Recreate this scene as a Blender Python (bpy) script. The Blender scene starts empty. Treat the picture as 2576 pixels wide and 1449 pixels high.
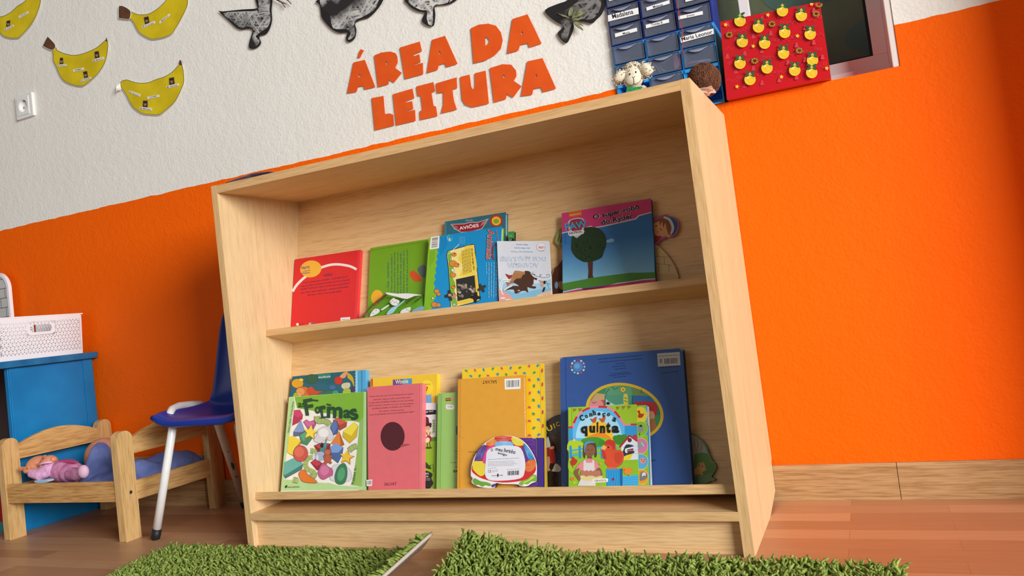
import bpy, math, random
from math import sin, cos, pi, radians
from mathutils import Vector, Matrix
from mathutils.geometry import tessellate_polygon
random.seed(7)
sc = bpy.context.scene
col = sc.collection

# ---------------------------------------------------------------- camera
R_ = Vector((0.88717818, 0.44618174, -0.11762966))
U_ = Vector((0.12958841, 0.00374051, 0.99156082))
F_ = Vector((-0.44285633, 0.89493456, 0.05450149))
CAM = Vector((0.21556062, -1.41847993, 0.43691067))
FPX, PX, PY, WPX, HPX = 2125.62, 1117.745, 680.871, 2576, 1449
cd = bpy.data.cameras.new('camera')
cam = bpy.data.objects.new('camera', cd); col.objects.link(cam)
m = Matrix((R_, U_, -F_)).transposed().to_4x4(); m.translation = CAM
cam.matrix_world = m
cd.sensor_fit = 'HORIZONTAL'; cd.sensor_width = 36
cd.lens = 36 * FPX / WPX
cd.shift_x = (WPX / 2 - PX) / WPX
cd.shift_y = -(HPX / 2 - PY) / WPX
cd.clip_start = .01
sc.camera = cam

# ---------------------------------------------------------------- light
w = bpy.data.worlds.new('world'); sc.world = w; w.use_nodes = True
w.node_tree.nodes['Background'].inputs[0].default_value = (.92, .96, 1, 1)
w.node_tree.nodes['Background'].inputs[1].default_value = .12
def area(name, loc, tgt, sx, sy, power, colr):
    l = bpy.data.lights.new(name, 'AREA'); l.shape = 'RECTANGLE'; l.size = sx; l.size_y = sy
    l.energy = power; l.color = colr
    o = bpy.data.objects.new(name, l); col.objects.link(o); o.location = loc
    o.rotation_euler = (Vector(tgt) - Vector(loc)).to_track_quat('-Z', 'Y').to_euler(); return o
area('window_daylight_right', (4.7, -3.2, 1.95), (-.4, .3, .5), 3.0, 2.2, 500, (1, .995, .985))
area('window_daylight_behind', (-2.2, -3.4, 1.5), (-1.2, .3, .8), 2.4, 1.4, 12, (1, .98, .96))  # added weak fill lamp, no window there; lifts the left side
sc.view_settings.view_transform = 'Standard'; sc.view_settings.look = 'None'
sc.view_settings.exposure = .11; sc.view_settings.gamma = 1; sc.view_settings.use_curve_mapping = False

# ---------------------------------------------------------------- measuring: pixel -> point on a plane
def ray(x, y): return F_ * FPX + R_ * (x - PX) - U_ * (y - PY)
def at(x, y, ax, v):
    d = ray(x, y); i = 'XYZ'.index(ax); return CAM + d * ((v - CAM[i]) / d[i])
def onpl(x, y, n, k):
    d = ray(x, y); return CAM + d * ((k - CAM.dot(n)) / d.dot(n))
YW = .380
class Crop:
    def __init__(s, ox, oy, k): s.ox, s.oy, s.k = ox, oy, k
    def __call__(s, x, y): return (s.ox + x / s.k, s.oy + y / s.k)
c1 = Crop(0, 0, 4.529); c2 = Crop(520, 0, 4.529); c3 = Crop(840, 0, 3.68); c4 = Crop(1500, 0, 5.174); c5 = Crop(1780, 0, 5.152)
b1 = Crop(720, 580, 5.574); b2 = Crop(1060, 520, 5.175); b3 = Crop(1370, 480, 5.175)
b4 = Crop(690, 900, 4.025); b5 = Crop(1040, 890, 4.025); b6 = Crop(1360, 860, 3.715)
l2 = Crop(0, 1020, 4.025); l3 = Crop(240, 850, 2.733); raw = Crop(0, 0, 1)

# ---------------------------------------------------------------- materials
def lin(c):
    def f(v):
        v /= 255
        return v / 12.92 if v <= .04045 else ((v + .055) / 1.055) ** 2.4
    if isinstance(c, str): c = tuple(int(c[i:i + 2], 16) for i in (0, 2, 4))
    return (f(c[0]), f(c[1]), f(c[2]), 1)
MC = {}
def base(name):
    m = bpy.data.materials.new(name); m.use_nodes = True
    return m, m.node_tree, m.node_tree.nodes['Principled BSDF']
def mc(hexc, rough=.5, spec=.4, kind='ink'):
    k = (hexc, rough, kind)
    if k in MC: return MC[k]
    m, nt, b = base(kind + '_' + hexc)
    b.inputs['Roughness'].default_value = rough; b.inputs['Specular IOR Level'].default_value = spec
    n = nt.nodes.new('ShaderNodeTexNoise'); n.inputs['Scale'].default_value = 60
    tc = nt.nodes.new('ShaderNodeTexCoord'); nt.links.new(tc.outputs['Object'], n.inputs['Vector'])
    h = nt.nodes.new('ShaderNodeHueSaturation'); h.inputs['Color'].default_value = lin(hexc)
    mr = nt.nodes.new('ShaderNodeMapRange'); mr.inputs['To Min'].default_value = .94; mr.inputs['To Max'].default_value = 1.06
    nt.links.new(n.outputs['Fac'], mr.inputs['Value']); nt.links.new(mr.outputs['Result'], h.inputs['Value'])
    nt.links.new(h.outputs['Color'], b.inputs['Base Color'])
    MC[k] = m; return m
def noisy(name, ca, cb, scale, rough=.5, bump=0, bscale=None, detail=4, spec=.4, ramp=(.35, .65)):
    """ca, cb colours; scale may be a 3-vector (stretched noise = grain)"""
    m, nt, b = base(name)
    tc = nt.nodes.new('ShaderNodeTexCoord'); mp = nt.nodes.new('ShaderNodeMapping')
    mp.inputs['Scale'].default_value = scale if hasattr(scale, '__len__') else (scale,) * 3
    n = nt.nodes.new('ShaderNodeTexNoise'); n.inputs['Scale'].default_value = 1; n.inputs['Detail'].default_value = detail
    nt.links.new(tc.outputs['Object'], mp.inputs['Vector']); nt.links.new(mp.outputs['Vector'], n.inputs['Vector'])
    r = nt.nodes.new('ShaderNodeValToRGB'); r.color_ramp.elements[0].color = lin(ca); r.color_ramp.elements[1].color = lin(cb)
    r.color_ramp.elements[0].position, r.color_ramp.elements[1].position = ramp
    nt.links.new(n.outputs['Fac'], r.inputs['Fac']); nt.links.new(r.outputs['Color'], b.inputs['Base Color'])
    b.inputs['Roughness'].default_value = rough; b.inputs['Specular IOR Level'].default_value = spec
    if bump:
        n2 = nt.nodes.new('ShaderNodeTexNoise'); n2.inputs['Scale'].default_value = bscale or 100; n2.inputs['Detail'].default_value = 3
        nt.links.new(tc.outputs['Object'], n2.inputs['Vector'])
        bp = nt.nodes.new('ShaderNodeBump'); bp.inputs['Strength'].default_value = bump; bp.inputs['Distance'].default_value = .002
        nt.links.new(n2.outputs['Fac'], bp.inputs['Height']); nt.links.new(bp.outputs['Normal'], b.inputs['Normal'])
    return m
def wood(name, light, dark, axis, rough=.45, fine=420, broad=14):
    """laminate / timber: broad figure + fine pores, stretched along one world axis"""
    m, nt, b = base(name)
    tc = nt.nodes.new('ShaderNodeTexCoord')
    def nz(s_across, s_along, det, dist=0):
        mp = nt.nodes.new('ShaderNodeMapping'); v = [s_across] * 3; v['XYZ'.index(axis)] = s_along
        mp.inputs['Scale'].default_value = v
        n = nt.nodes.new('ShaderNodeTexNoise'); n.inputs['Scale'].default_value = 1; n.inputs['Detail'].default_value = det
        n.inputs['Distortion'].default_value = dist
        nt.links.new(tc.outputs['Object'], mp.inputs['Vector']); nt.links.new(mp.outputs['Vector'], n.inputs['Vector']); return n
    a = nz(fine, 22, 3); c = nz(broad * 3, 1.3, 3, 1.2)
    r = nt.nodes.new('ShaderNodeValToRGB'); r.color_ramp.elements[0].color = lin(dark); r.color_ramp.elements[1].color = lin(light)
    r.color_ramp.elements[0].position = .33; r.color_ramp.elements[1].position = .56
    mx = nt.nodes.new('ShaderNodeMix'); mx.data_type = 'FLOAT'; mx.inputs[0].default_value = .36
    nt.links.new(a.outputs['Fac'], mx.inputs[2]); nt.links.new(c.outputs['Fac'], mx.inputs[3])
    nt.links.new(mx.outputs[0], r.inputs['Fac']); nt.links.new(r.outputs['Color'], b.inputs['Base Color'])
    b.inputs['Roughness'].default_value = rough; b.inputs['Specular IOR Level'].default_value = .35
    bp = nt.nodes.new('ShaderNodeBump'); bp.inputs['Strength'].default_value = .12; bp.inputs['Distance'].default_value = .0006
    nt.links.new(a.outputs['Fac'], bp.inputs['Height']); nt.links.new(bp.outputs['Normal'], b.inputs['Normal'])
    return m
def plastic(name, c, rough=.3, trans=0, alpha=1, ior=1.45):
    m, nt, b = base(name); b.inputs['Base Color'].default_value = lin(c); b.inputs['Roughness'].default_value = rough
    b.inputs['Transmission Weight'].default_value = trans; b.inputs['IOR'].default_value = ior
    if alpha < 1: b.inputs['Alpha'].default_value = alpha
    return m
def metal(name, c, rough=.3):
    m, nt, b = base(name); b.inputs['Base Color'].default_value = lin(c); b.inputs['Metallic'].default_value = 1
    b.inputs['Roughness'].default_value = rough; return m

# ---------------------------------------------------------------- mesh builder
class MB:
    def __init__(s): s.v = []; s.f = []; s.mi = []; s.m = []
    def _m(s, m):
        if m not in s.m: s.m.append(m)
        return s.m.index(m)
    def add(s, vs, fs, m):
        o = len(s.v); s.v += [tuple(v) for v in vs]; i = s._m(m)
        for f in fs: s.f.append(tuple(o + k for k in f)); s.mi.append(i)
    def box(s, a, b, m):
        x0, y0, z0 = a; x1, y1, z1 = b
        s.add([(x0, y0, z0), (x1, y0, z0), (x1, y1, z0), (x0, y1, z0), (x0, y0, z1), (x1, y0, z1), (x1, y1, z1), (x0, y1, z1)],
              [(3, 2, 1, 0), (4, 5, 6, 7), (0, 1, 5, 4), (1, 2, 6, 5), (2, 3, 7, 6), (3, 0, 4, 7)], m)
    def hexa(s, q0, q1, m):
        """two quads (same winding) joined: a general box"""
        s.add(list(q0) + list(q1), [(3, 2, 1, 0), (4, 5, 6, 7), (0, 1, 5, 4), (1, 2, 6, 5), (2, 3, 7, 6), (3, 0, 4, 7)], m)
    def poly(s, pts, m, holes=()):
        pts = [Vector(p) for p in pts]
        if not holes and len(pts) <= 4: s.add(pts, [tuple(range(len(pts)))], m); return
        allp = list(pts)
        for h in holes: allp += [Vector(p) for p in h]
        s.add(allp, tessellate_polygon([pts] + [[Vector(p) for p in h] for h in holes]), m)
    def prism(s, pts, d, m, ms=None, holes=()):
        """outline pts extruded by vector d; caps m, sides ms"""
        d = Vector(d); pts = [Vector(p) for p in pts]; hs = [[Vector(p) for p in h] for h in holes]
        s.poly(pts, m, hs); s.poly([p + d for p in pts], m, [[p + d for p in h] for h in hs])
        for L in [pts] + hs:
            n = len(L); s.add(L + [p + d for p in L], [(i, (i + 1) % n, n + (i + 1) % n, n + i) for i in range(n)], ms or m)
    def tube(s, path, r, m, n=10, caps=True):
        path = [Vector(p) for p in path]; rs = r if hasattr(r, '__len__') else [r] * len(path)
        vs = []; fs = []
        up = Vector((0, 0, 1)); t0 = (path[1] - path[0]).normalized()
        if abs(t0.dot(up)) > .95: up = Vector((1, 0, 0))
        a = (up - t0 * up.dot(t0)).normalized()
        for i, p in enumerate(path):
            t = (path[min(i + 1, len(path) - 1)] - path[max(i - 1, 0)]).normalized()
            a = (a - t * a.dot(t)).normalized(); b = t.cross(a)
            vs += [p + (a * cos(2 * pi * k / n) + b * sin(2 * pi * k / n)) * rs[i] for k in range(n)]
        for i in range(len(path) - 1):
            fs += [(i * n + k, i * n + (k + 1) % n, (i + 1) * n + (k + 1) % n, (i + 1) * n + k) for k in range(n)]
        if caps: fs += [tuple(range(n))[::-1], tuple((len(path) - 1) * n + k for k in range(n))]
        s.add(vs, fs, m)
    def ball(s, c, r, m, nu=24, nv=14, fn=None, rot=None):
        c = Vector(c); r = r if hasattr(r, '__len__') else (r,) * 3; vs = []
        for j in range(nv + 1):
            th = pi * j / nv
            for i in range(nu):
                ph = 2 * pi * i / nu
                d = Vector((sin(th) * cos(ph), sin(th) * sin(ph), cos(th)))
                k = fn(d) if fn else 1
                q = Vector((d.x * r[0], d.y * r[1], d.z * r[2])) * k
                if rot: q = rot @ q
                vs.append(c + q)
        s.add(vs, [(j * nu + i, (j + 1) * nu + i, (j + 1) * nu + (i + 1) % nu, j * nu + (i + 1) % nu) for j in range(nv) for i in range(nu)], m)
    def build(s, name, parent=None, smooth=False, bevel=0, label=None, seg=2):
        me = bpy.data.meshes.new(name); me.from_pydata(s.v, [], s.f)
        for m in s.m: me.materials.append(m)
        me.polygons.foreach_set('material_index', s.mi)
        if smooth: me.polygons.foreach_set('use_smooth', [True] * len(s.f))
        me.validate(); me.update()
        o = bpy.data.objects.new(name, me); col.objects.link(o)
        if parent is not None: put(o, parent)
        if bevel:
            b = o.modifiers.new('bevel', 'BEVEL'); b.width = bevel; b.segments = seg; b.limit_method = 'ANGLE'
            b.angle_limit = radians(40)
        if label: o['label'] = label
        return o
def put(o, parent):
    o.parent = parent; o.matrix_parent_inverse = WORLD[parent.name].inverted()
WORLD = {}
class _D(dict):
    def __missing__(s, k): return Matrix.Identity(4)
WORLD = _D()
def thing(name, label, cat, loc, group=None):
    o = bpy.data.objects.new(name, None); col.objects.link(o); o.location = loc; o.empty_display_size = .03
    WORLD[o.name] = Matrix.Translation(loc)
    o['label'] = label; o['category'] = cat
    if group: o['group'] = group
    return o
def tag(o, label, cat, group=None):
    o['label'] = label; o['category'] = cat
    if group: o['group'] = group
    return o
def struct(o): o['kind'] = 'structure'; return o

# ---------------------------------------------------------------- 2D outline helpers (crop pixels)
def ell(cx, cy, rx, ry=None, rot=0, n=28, a0=0, a1=360):
    ry = ry or rx; o = []; full = (a1 - a0) == 360
    for i in range(n if full else n + 1):
        t = radians(a0 + (a1 - a0) * i / n); x, y = rx * cos(t), ry * sin(t); r = radians(rot)
        o.append((cx + x * cos(r) - y * sin(r), cy + x * sin(r) + y * cos(r)))
    return o
def smooth(p, k=4, closed=True):
    n = len(p); o = []
    for i in range(n if closed else n - 1):
        g = lambda j: p[j % n] if closed else p[max(0, min(n - 1, j))]
        a, b, c, d = g(i - 1), g(i), g(i + 1), g(i + 2)
        for j in range(k):
            t = j / k; t2 = t * t; t3 = t2 * t
            o.append(tuple(.5 * (2 * b[q] + (c[q] - a[q]) * t + (2 * a[q] - 5 * b[q] + 4 * c[q] - d[q]) * t2 + (-a[q] + 3 * b[q] - 3 * c[q] + d[q]) * t3) for q in (0, 1)))
    if not closed: o.append(p[-1])
    return o
def star(cx, cy, r, rot=0, n=5, k=.45):
    return [(cx + (r if i % 2 == 0 else r * k) * sin(pi * i / n + radians(rot)), cy - (r if i % 2 == 0 else r * k) * cos(pi * i / n + radians(rot))) for i in range(2 * n)]
def stroke(p, w):
    """polyline -> closed ribbon outline"""
    L = []; Rr = []
    for i, (x, y) in enumerate(p):
        a = p[max(i - 1, 0)]; b = p[min(i + 1, len(p) - 1)]
        dx, dy = b[0] - a[0], b[1] - a[1]; l = math.hypot(dx, dy) or 1
        L.append((x - dy / l * w / 2, y + dx / l * w / 2)); Rr.append((x + dy / l * w / 2, y - dx / l * w / 2))
    return L + Rr[::-1]
TXT = {}
def text2d(s, bold):
    k = (s, bold)
    if k in TXT: return TXT[k]
    c = bpy.data.curves.new('t', 'FONT'); c.body = s; c.size = 1; c.offset = bold * .55; c.resolution_u = 3
    o = bpy.data.objects.new('t', c); col.objects.link(o)
    bpy.context.view_layer.update()
    me = o.evaluated_get(bpy.context.evaluated_depsgraph_get()).to_mesh()
    V = [(v.co.x, v.co.y) for v in me.vertices]; Fc = [tuple(p.vertices) for p in me.polygons]
    o.to_mesh_clear(); bpy.data.objects.remove(o); bpy.data.curves.remove(c)
    if V:
        x0 = min(v[0] for v in V); x1 = max(v[0] for v in V); y0 = min(v[1] for v in V); y1 = max(v[1] for v in V)
        V = [((x - x0) / (x1 - x0), (y - y0) / (y1 - y0)) for x, y in V]
    TXT[k] = (V, Fc); return TXT[k]

class Face:
    """a flat printed surface: crop pixels -> points on the plane n.P=k, each layer a hair in front"""
    def __init__(s, crop, n, k, mb, out=1, cnt=None): s.c = crop; s.n = Vector(n); s.k = k; s.mb = mb; s.cnt = cnt or [0]; s.out = out; s.clip = None
    def p(s, x, y, lift=0): return onpl(*s.c(x, y), s.n, s.k + lift * s.out)
    def up(s): s.cnt[0] += .000012; return s.cnt[0] + .00006
    def area(s, pts, colr, holes=(), rough=.5, lift=None):
        z = s.up() if lift is None else lift
        if s.clip: pts = clip_poly(pts, s.clip)
        if len(pts) < 3: return
        m = mc(colr, rough) if isinstance(colr, str) else colr
        s.mb.poly([s.p(x, y, z) for x, y in pts], m, [[s.p(x, y, z) for x, y in h] for h in holes])
    def line(s, p, w, colr): s.area(stroke(p, w), colr)
    def outlined(s, pts, colr, oc='303030', w=4):
        cx = sum(p[0] for p in pts) / len(pts); cy = sum(p[1] for p in pts) / len(pts)
        s.area(pts, oc)
        q = []
        n = len(pts)
        for i, (x, y) in enumerate(pts):
            a = pts[i - 1]; b = pts[(i + 1) % n]; dx, dy = b[0] - a[0], b[1] - a[1]; l = math.hypot(dx, dy) or 1
            nx, ny = -dy / l, dx / l
            if nx * (cx - x) + ny * (cy - y) < 0: nx, ny = -nx, -ny
            q.append((x + nx * w * .6, y + ny * w * .6))
        s.area(q, colr)
    def text(s, t, bl, br, h, colr, bold=.02, tl=None, mb=None):
        """bl, br crop pixels of the text box's bottom; h its height in crop px (perpendicular, negative flips)"""
        V, Fc = text2d(t, bold); z = s.up(); dx, dy = br[0] - bl[0], br[1] - bl[1]; l = math.hypot(dx, dy)
        if tl is None: ux, uy = dy / l * h, -dx / l * h
        else: ux, uy = tl[0] - bl[0], tl[1] - bl[1]
        (mb or s.mb).add([s.p(bl[0] + dx * u + ux * v, bl[1] + dy * u + uy * v, z) for u, v in V], Fc, mc(colr) if isinstance(colr, str) else colr)
    def words(s, a, b, h, colr, seed=1, dens=.55):
        """a line of print too small to read"""
        r = random.Random(seed); dx, dy = b[0] - a[0], b[1] - a[1]; L = math.hypot(dx, dy); ux, uy = dx / L, dy / L; t = 0; z = s.up()
        while t < L:
            wl = min(r.uniform(1.6, 5) * h, L - t); g = h * .8
            q = [(t, 0), (t + wl, 0), (t + wl, h * dens), (t, h * dens)]
            s.mb.poly([s.p(a[0] + ux * u + uy * v, a[1] + uy * u - ux * v, z) for u, v in q], mc(colr)); t += wl + g
    def barcode(s, q, box=True, seed=3, horiz=False):
        """q: 4 crop points tl,tr,br,bl"""
        r = random.Random(seed)
        if box: s.area(q, 'f2f2ee')
        def P(u, v):
            a = [q[0][i] + (q[1][i] - q[0][i]) * u for i in (0, 1)]; b = [q[3][i] + (q[2][i] - q[3][i]) * u for i in (0, 1)]
            return (a[0] + (b[0] - a[0]) * v, a[1] + (b[1] - a[1]) * v)
        t = .1; z = s.up()
        while t < .9:
            wl = r.choice((.012, .02, .034))
            pts = [P(t, .16), P(t + wl, .16), P(t + wl, .8), P(t, .8)] if not horiz else [P(.16, t), P(.16, t + wl), P(.84, t + wl), P(.84, t)]
            s.mb.poly([s.p(x, y, z) for x, y in pts], mc('222222')); t += wl + r.choice((.014, .02, .03))
def clip_poly(pts, box):
    x0, y0, x1, y1 = box
    for ax, lim, sg in ((0, x0, 1), (0, x1, -1), (1, y0, 1), (1, y1, -1)):
        o = []; n = len(pts)
        for i in range(n):
            a, b = pts[i], pts[(i + 1) % n]; ia = (a[ax] - lim) * sg >= 0; ib = (b[ax] - lim) * sg >= 0
            if ia: o.append(a)
            if ia != ib:
                t = (lim - a[ax]) / (b[ax] - a[ax]); o.append((a[0] + (b[0] - a[0]) * t, a[1] + (b[1] - a[1]) * t))
        pts = o
        if not pts: return pts
    return pts

# ================================================================ SETTING
def wall_mat():
    m, nt, b = base('painted_plaster')
    L = nt.links.new
    tc = nt.nodes.new('ShaderNodeTexCoord'); sp = nt.nodes.new('ShaderNodeSeparateXYZ'); L(tc.outputs['Object'], sp.inputs[0])
    n = nt.nodes.new('ShaderNodeTexNoise'); n.inputs['Scale'].default_value = 22; L(tc.outputs['Object'], n.inputs['Vector'])
    wob = nt.nodes.new('ShaderNodeMath'); wob.operation = 'MULTIPLY_ADD'; wob.inputs[1].default_value = .007; L(n.outputs['Fac'], wob.inputs[0]); L(sp.outputs['Z'], wob.inputs[2])
    st = nt.nodes.new('ShaderNodeMath'); st.operation = 'GREATER_THAN'; st.inputs[1].default_value = .8845; L(wob.outputs[0], st.inputs[0])
    mx = nt.nodes.new('ShaderNodeMix'); mx.data_type = 'RGBA'; L(st.outputs[0], mx.inputs[0])
    n3 = nt.nodes.new('ShaderNodeTexNoise'); n3.inputs['Scale'].default_value = 5; n3.inputs['Detail'].default_value = 5; L(tc.outputs['Object'], n3.inputs['Vector'])
    r1 = nt.nodes.new('ShaderNodeValToRGB'); r1.color_ramp.elements[0].color = lin((234, 230, 220)); r1.color_ramp.elements[1].color = lin((242, 240, 233)); L(n3.outputs['Fac'], r1.inputs['Fac'])
    r2 = nt.nodes.new('ShaderNodeValToRGB'); r2.color_ramp.elements[0].color = lin((248, 98, 1)); r2.color_ramp.elements[1].color = lin((252, 104, 1)); L(n3.outputs['Fac'], r2.inputs['Fac'])
    L(r2.outputs['Color'], mx.inputs[6]); L(r1.outputs['Color'], mx.inputs[7]); L(mx.outputs[2], b.inputs['Base Color'])
    b.inputs['Roughness'].default_value = .6; b.inputs['Specular IOR Level'].default_value = .12
    a = nt.nodes.new('ShaderNodeTexNoise'); a.inputs['Scale'].default_value = 170; a.inputs['Detail'].default_value = 4; L(tc.outputs['Object'], a.inputs['Vector'])
    c = nt.nodes.new('ShaderNodeTexNoise'); c.inputs['Scale'].default_value = 40; c.inputs['Detail'].default_value = 2; L(tc.outputs['Object'], c.inputs['Vector'])
    ad = nt.nodes.new('ShaderNodeMath'); ad.operation = 'ADD'; L(a.outputs['Fac'], ad.inputs[0]); L(c.outputs['Fac'], ad.inputs[1])
    bp = nt.nodes.new('ShaderNodeBump'); bp.inputs['Strength'].default_value = .55; bp.inputs['Distance'].default_value = .0022
    L(ad.outputs[0], bp.inputs['Height']); L(bp.outputs['Normal'], b.inputs['Normal'])
    return m
M_WALL = wall_mat()
def floor_mat():
    m, nt, b = base('laminate_floor'); L = nt.links.new
    tc = nt.nodes.new('ShaderNodeTexCoord')
    mp = nt.nodes.new('ShaderNodeMapping'); mp.inputs['Location'].default_value = (.13, -.0005, 0); L(tc.outputs['Object'], mp.inputs['Vector'])
    br = nt.nodes.new('ShaderNodeTexBrick'); br.inputs['Scale'].default_value = 1; br.inputs['Brick Width'].default_value = .42; br.inputs['Row Height'].default_value = .0543
    br.inputs['Mortar Size'].default_value = .0004; br.inputs['Mortar Smooth'].default_value = .3; br.offset = .37; br.inputs['Bias'].default_value = -.1
    br.inputs['Color1'].default_value = lin((180, 130, 92)); br.inputs['Color2'].default_value = lin((208, 160, 120)); br.inputs['Mortar'].default_value = lin((160, 105, 68))
    L(mp.outputs['Vector'], br.inputs['Vector'])
    m2 = nt.nodes.new('ShaderNodeMapping'); m2.inputs['Scale'].default_value = (9, 150, 1); L(tc.outputs['Object'], m2.inputs['Vector'])
    n = nt.nodes.new('ShaderNodeTexNoise'); n.inputs['Scale'].default_value = 1; n.inputs['Detail'].default_value = 5; L(m2.outputs['Vector'], n.inputs['Vector'])
    mr = nt.nodes.new('ShaderNodeMapRange'); mr.inputs['To Min'].default_value = .8; mr.inputs['To Max'].default_value = 1.12; L(n.outputs['Fac'], mr.inputs['Value'])
    h = nt.nodes.new('ShaderNodeHueSaturation'); L(br.outputs['Color'], h.inputs['Color']); L(mr.outputs['Result'], h.inputs['Value'])
    L(h.outputs['Color'], b.inputs['Base Color']); b.inputs['Roughness'].default_value = .38; b.inputs['Specular IOR Level'].default_value = .35
    return m
mb = MB(); mb.box((-3.3, -2.6, -.05), (1.6, YW + .3, 0), floor_mat()); floor = struct(mb.build('floor'))
# back wall with the window opening
OX0, OX1, OZ0, OZ1 = -.2105, .322, .803, 1.55
mb = MB()
mb.box((-3.3, YW, 0), (OX0, YW + .2, 2.4), M_WALL); mb.box((OX1, YW, 0), (1.2, YW + .2, 2.4), M_WALL)
mb.box((OX0, YW, 0), (OX1, YW + .2, OZ0), M_WALL); mb.box((OX0, YW, OZ1), (OX1, YW + .2, 2.4), M_WALL)
struct(mb.build('wall_back'))
mb = MB(); mb.box((.60, .205, 0), (1.2, YW, 2.4), M_WALL); struct(mb.build('wall_right'))  # unseen pillar added to shade the right end of the back wall
BB = wood('skirting_oak', (188, 150, 104), (150, 110, 68), 'X', .5)
def skirting(name, x0, x1):
    mb = MB()
    prof = [(YW, 0), (YW - .012, 0), (YW - .012, .062), (YW - .009, .0675), (YW, .0675)]
    mb.prism([(x0, y, z) for y, z in prof], (x1 - x0, 0, 0), BB); struct(mb.build(name))
skirting('baseboard_back', -3.3, .2183); skirting('baseboard_right', .2193, .60)

# window: aluminium frame, dark panes
ALU = plastic('aluminium', (232, 224, 218), .45)
YG = YW + .12
wd = bpy.data.objects.new('window_1', None); col.objects.link(wd); wd.location = (.01, YG, OZ0); WORLD['window_1'] = Matrix.Translation(wd.location); struct(wd)
wd['label'] = 'aluminium framed window with dark panes above the orange wall'
mb = MB()
mb.box((OX0, YG - .03, OZ0), (OX1, YG + .04, OZ0 + .028), ALU); mb.box((OX0, YG - .03, OZ0 + .028), (OX0 + .012, YG + .04, OZ1), ALU)
mb.box((OX1 - .012, YG - .118, OZ0), (OX1, YG + .04, OZ1), ALU); mb.box((OX0, YG - .03, OZ1 - .02), (OX1 - .012, YG + .04, OZ1), ALU)
mb.build('window_frame', wd, bevel=.0015)
mb = MB()
xs0, xs1, zs0, zs1 = .047, OX1 - .012, OZ0 + .028, OZ1 - .02
mb.box((xs0, YG - .02, zs0), (xs1, YG + .005, zs0 + .024), ALU); mb.box((xs0, YG - .02, zs1 - .03), (xs1, YG + .005, zs1), ALU)
mb.box((xs0, YG - .02, zs0 + .024), (xs0 + .0205, YG + .005, zs1 - .03), ALU); mb.box((xs1 - .026, YG - .02, zs0 + .024), (xs1, YG + .005, zs1 - .03), ALU)
mb.build('sash', wd, bevel=.001)
GK = mc('0b0b0d', .5, kind='rubber'); mb = MB()
for a, b_ in (((xs0 + .0205, zs0 + .024), (xs1 - .026, zs0 + .027)), ((xs1 - .031, zs0 + .027), (xs1 - .026, zs1 - .03))):
    mb.box((a[0], YG - .016, a[1]), (b_[0], YG - .004, b_[1]), GK)
mb.build('gasket', wd)
GL = plastic('window_glass', (215, 225, 215), .03, 1)
mb = MB(); mb.box((xs0 + .0205, YG - .008, zs0 + .027), (xs1 - .031, YG - .005, zs1 - .03), GL); mb.build('pane', wd)
mb = MB(); mb.box((OX0 + .012, YG + .012, zs0), (xs0, YG + .015, zs1), GL); mb.build('pane', wd)
mb = MB(); mb.box((OX0, YG + .06, OZ0 - .02), (OX1, YG + .07, OZ1 + .05), mc('c4bc9c', .7, kind='shutter')); sh = mb.build('shutter', wd)  # added backing board, stands in for the dark view through the panes
mb = MB(); fb = Face(c5, (0, 1, 0), YG + .0585, mb, -1)
fb.area(smooth([(2050, 250), (1940, 300), (1830, 400), (1790, 500), (1820, 590), (1930, 640), (2010, 640), (2060, 720), (2200, 760), (2300, 300)]), '9ab4b4')
fb.area(smooth([(740, -20), (760, 60), (850, 120), (1000, 130), (1300, 60), (1500, 20), (1700, -20), (1600, -200), (900, -200)]), '9ab4b4')
mb.build('leaf_print', wd, label='blue grey rounded leaf shapes behind the glass')

# ================================================================ BOOKCASE
WV = wood('oak_laminate_vertical', (226, 196, 150), (208, 174, 126), 'Z', .42)
WH = wood('oak_laminate_horizontal', (232, 196, 144), (210, 168, 114), 'X', .42)
WE = wood('oak_edge_band', (222, 182, 128), (198, 154, 102), 'X', .5)
WEV = wood('oak_edge_band_vertical', (222, 184, 130), (198, 156, 104), 'Z', .5)
XL, XR = -1.0249, 0.0; XLI, XRI = -1.0094, -.0166
SA, CA = .2516, .9678                     # lean of the back panel and of every book
NV = Vector((0, -CA, SA)); VV = Vector((0, SA, CA))
def nv(X, n, v): return Vector((X, 0, 0)) + NV * n + VV * v
NB = -.0962; VM = .470; VLW = .1158
bc = thing('bookcase', 'low light oak display bookcase with two sloping shelves of picture books', 'bookcase', (-.51, .19, 0))
HT = .7785; DT = .378
for nm, xa, xb, dx in (('side_panel', XL, XLI, 0), ('side_panel', XRI, XR, -.0012)):
    mb = MB(); E1 = .0012
    prof = [(E1, 0), (.245, 0), (DT - .012, .02), (DT - .012, .075), (DT, .08), (DT, HT), (E1, HT)]
    mb.prism([(xa, y, z) for y, z in prof], (xb - xa, 0, 0), WV)
    mb.box((xa, 0, 0), (xb, E1, HT), WEV)
    mb.build(nm, bc, label='right side panel, lit by the daylight' if xb == XR else None)
mb = MB(); mb.box((XLI, .001, HT - .0175), (XRI, DT, HT - .0005), WH); mb.box((XLI, 0, HT - .0175), (XRI, .001, HT - .0005), WE); mb.build('top_board', bc)
mb = MB()     # leaning back panel
lo, hi = .076, (HT - .0175 - .0) 
def onback(z): return nv(0, NB, 0).y + (z - nv(0, NB, 0).z) * SA / CA
mb.prism([(XLI, onback(z) + o, z) for z, o in ((lo, 0), (hi, 0), (hi, .006), (lo, .006))], (XRI - XLI, 0, 0), WH); mb.build('back_panel', bc)
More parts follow.
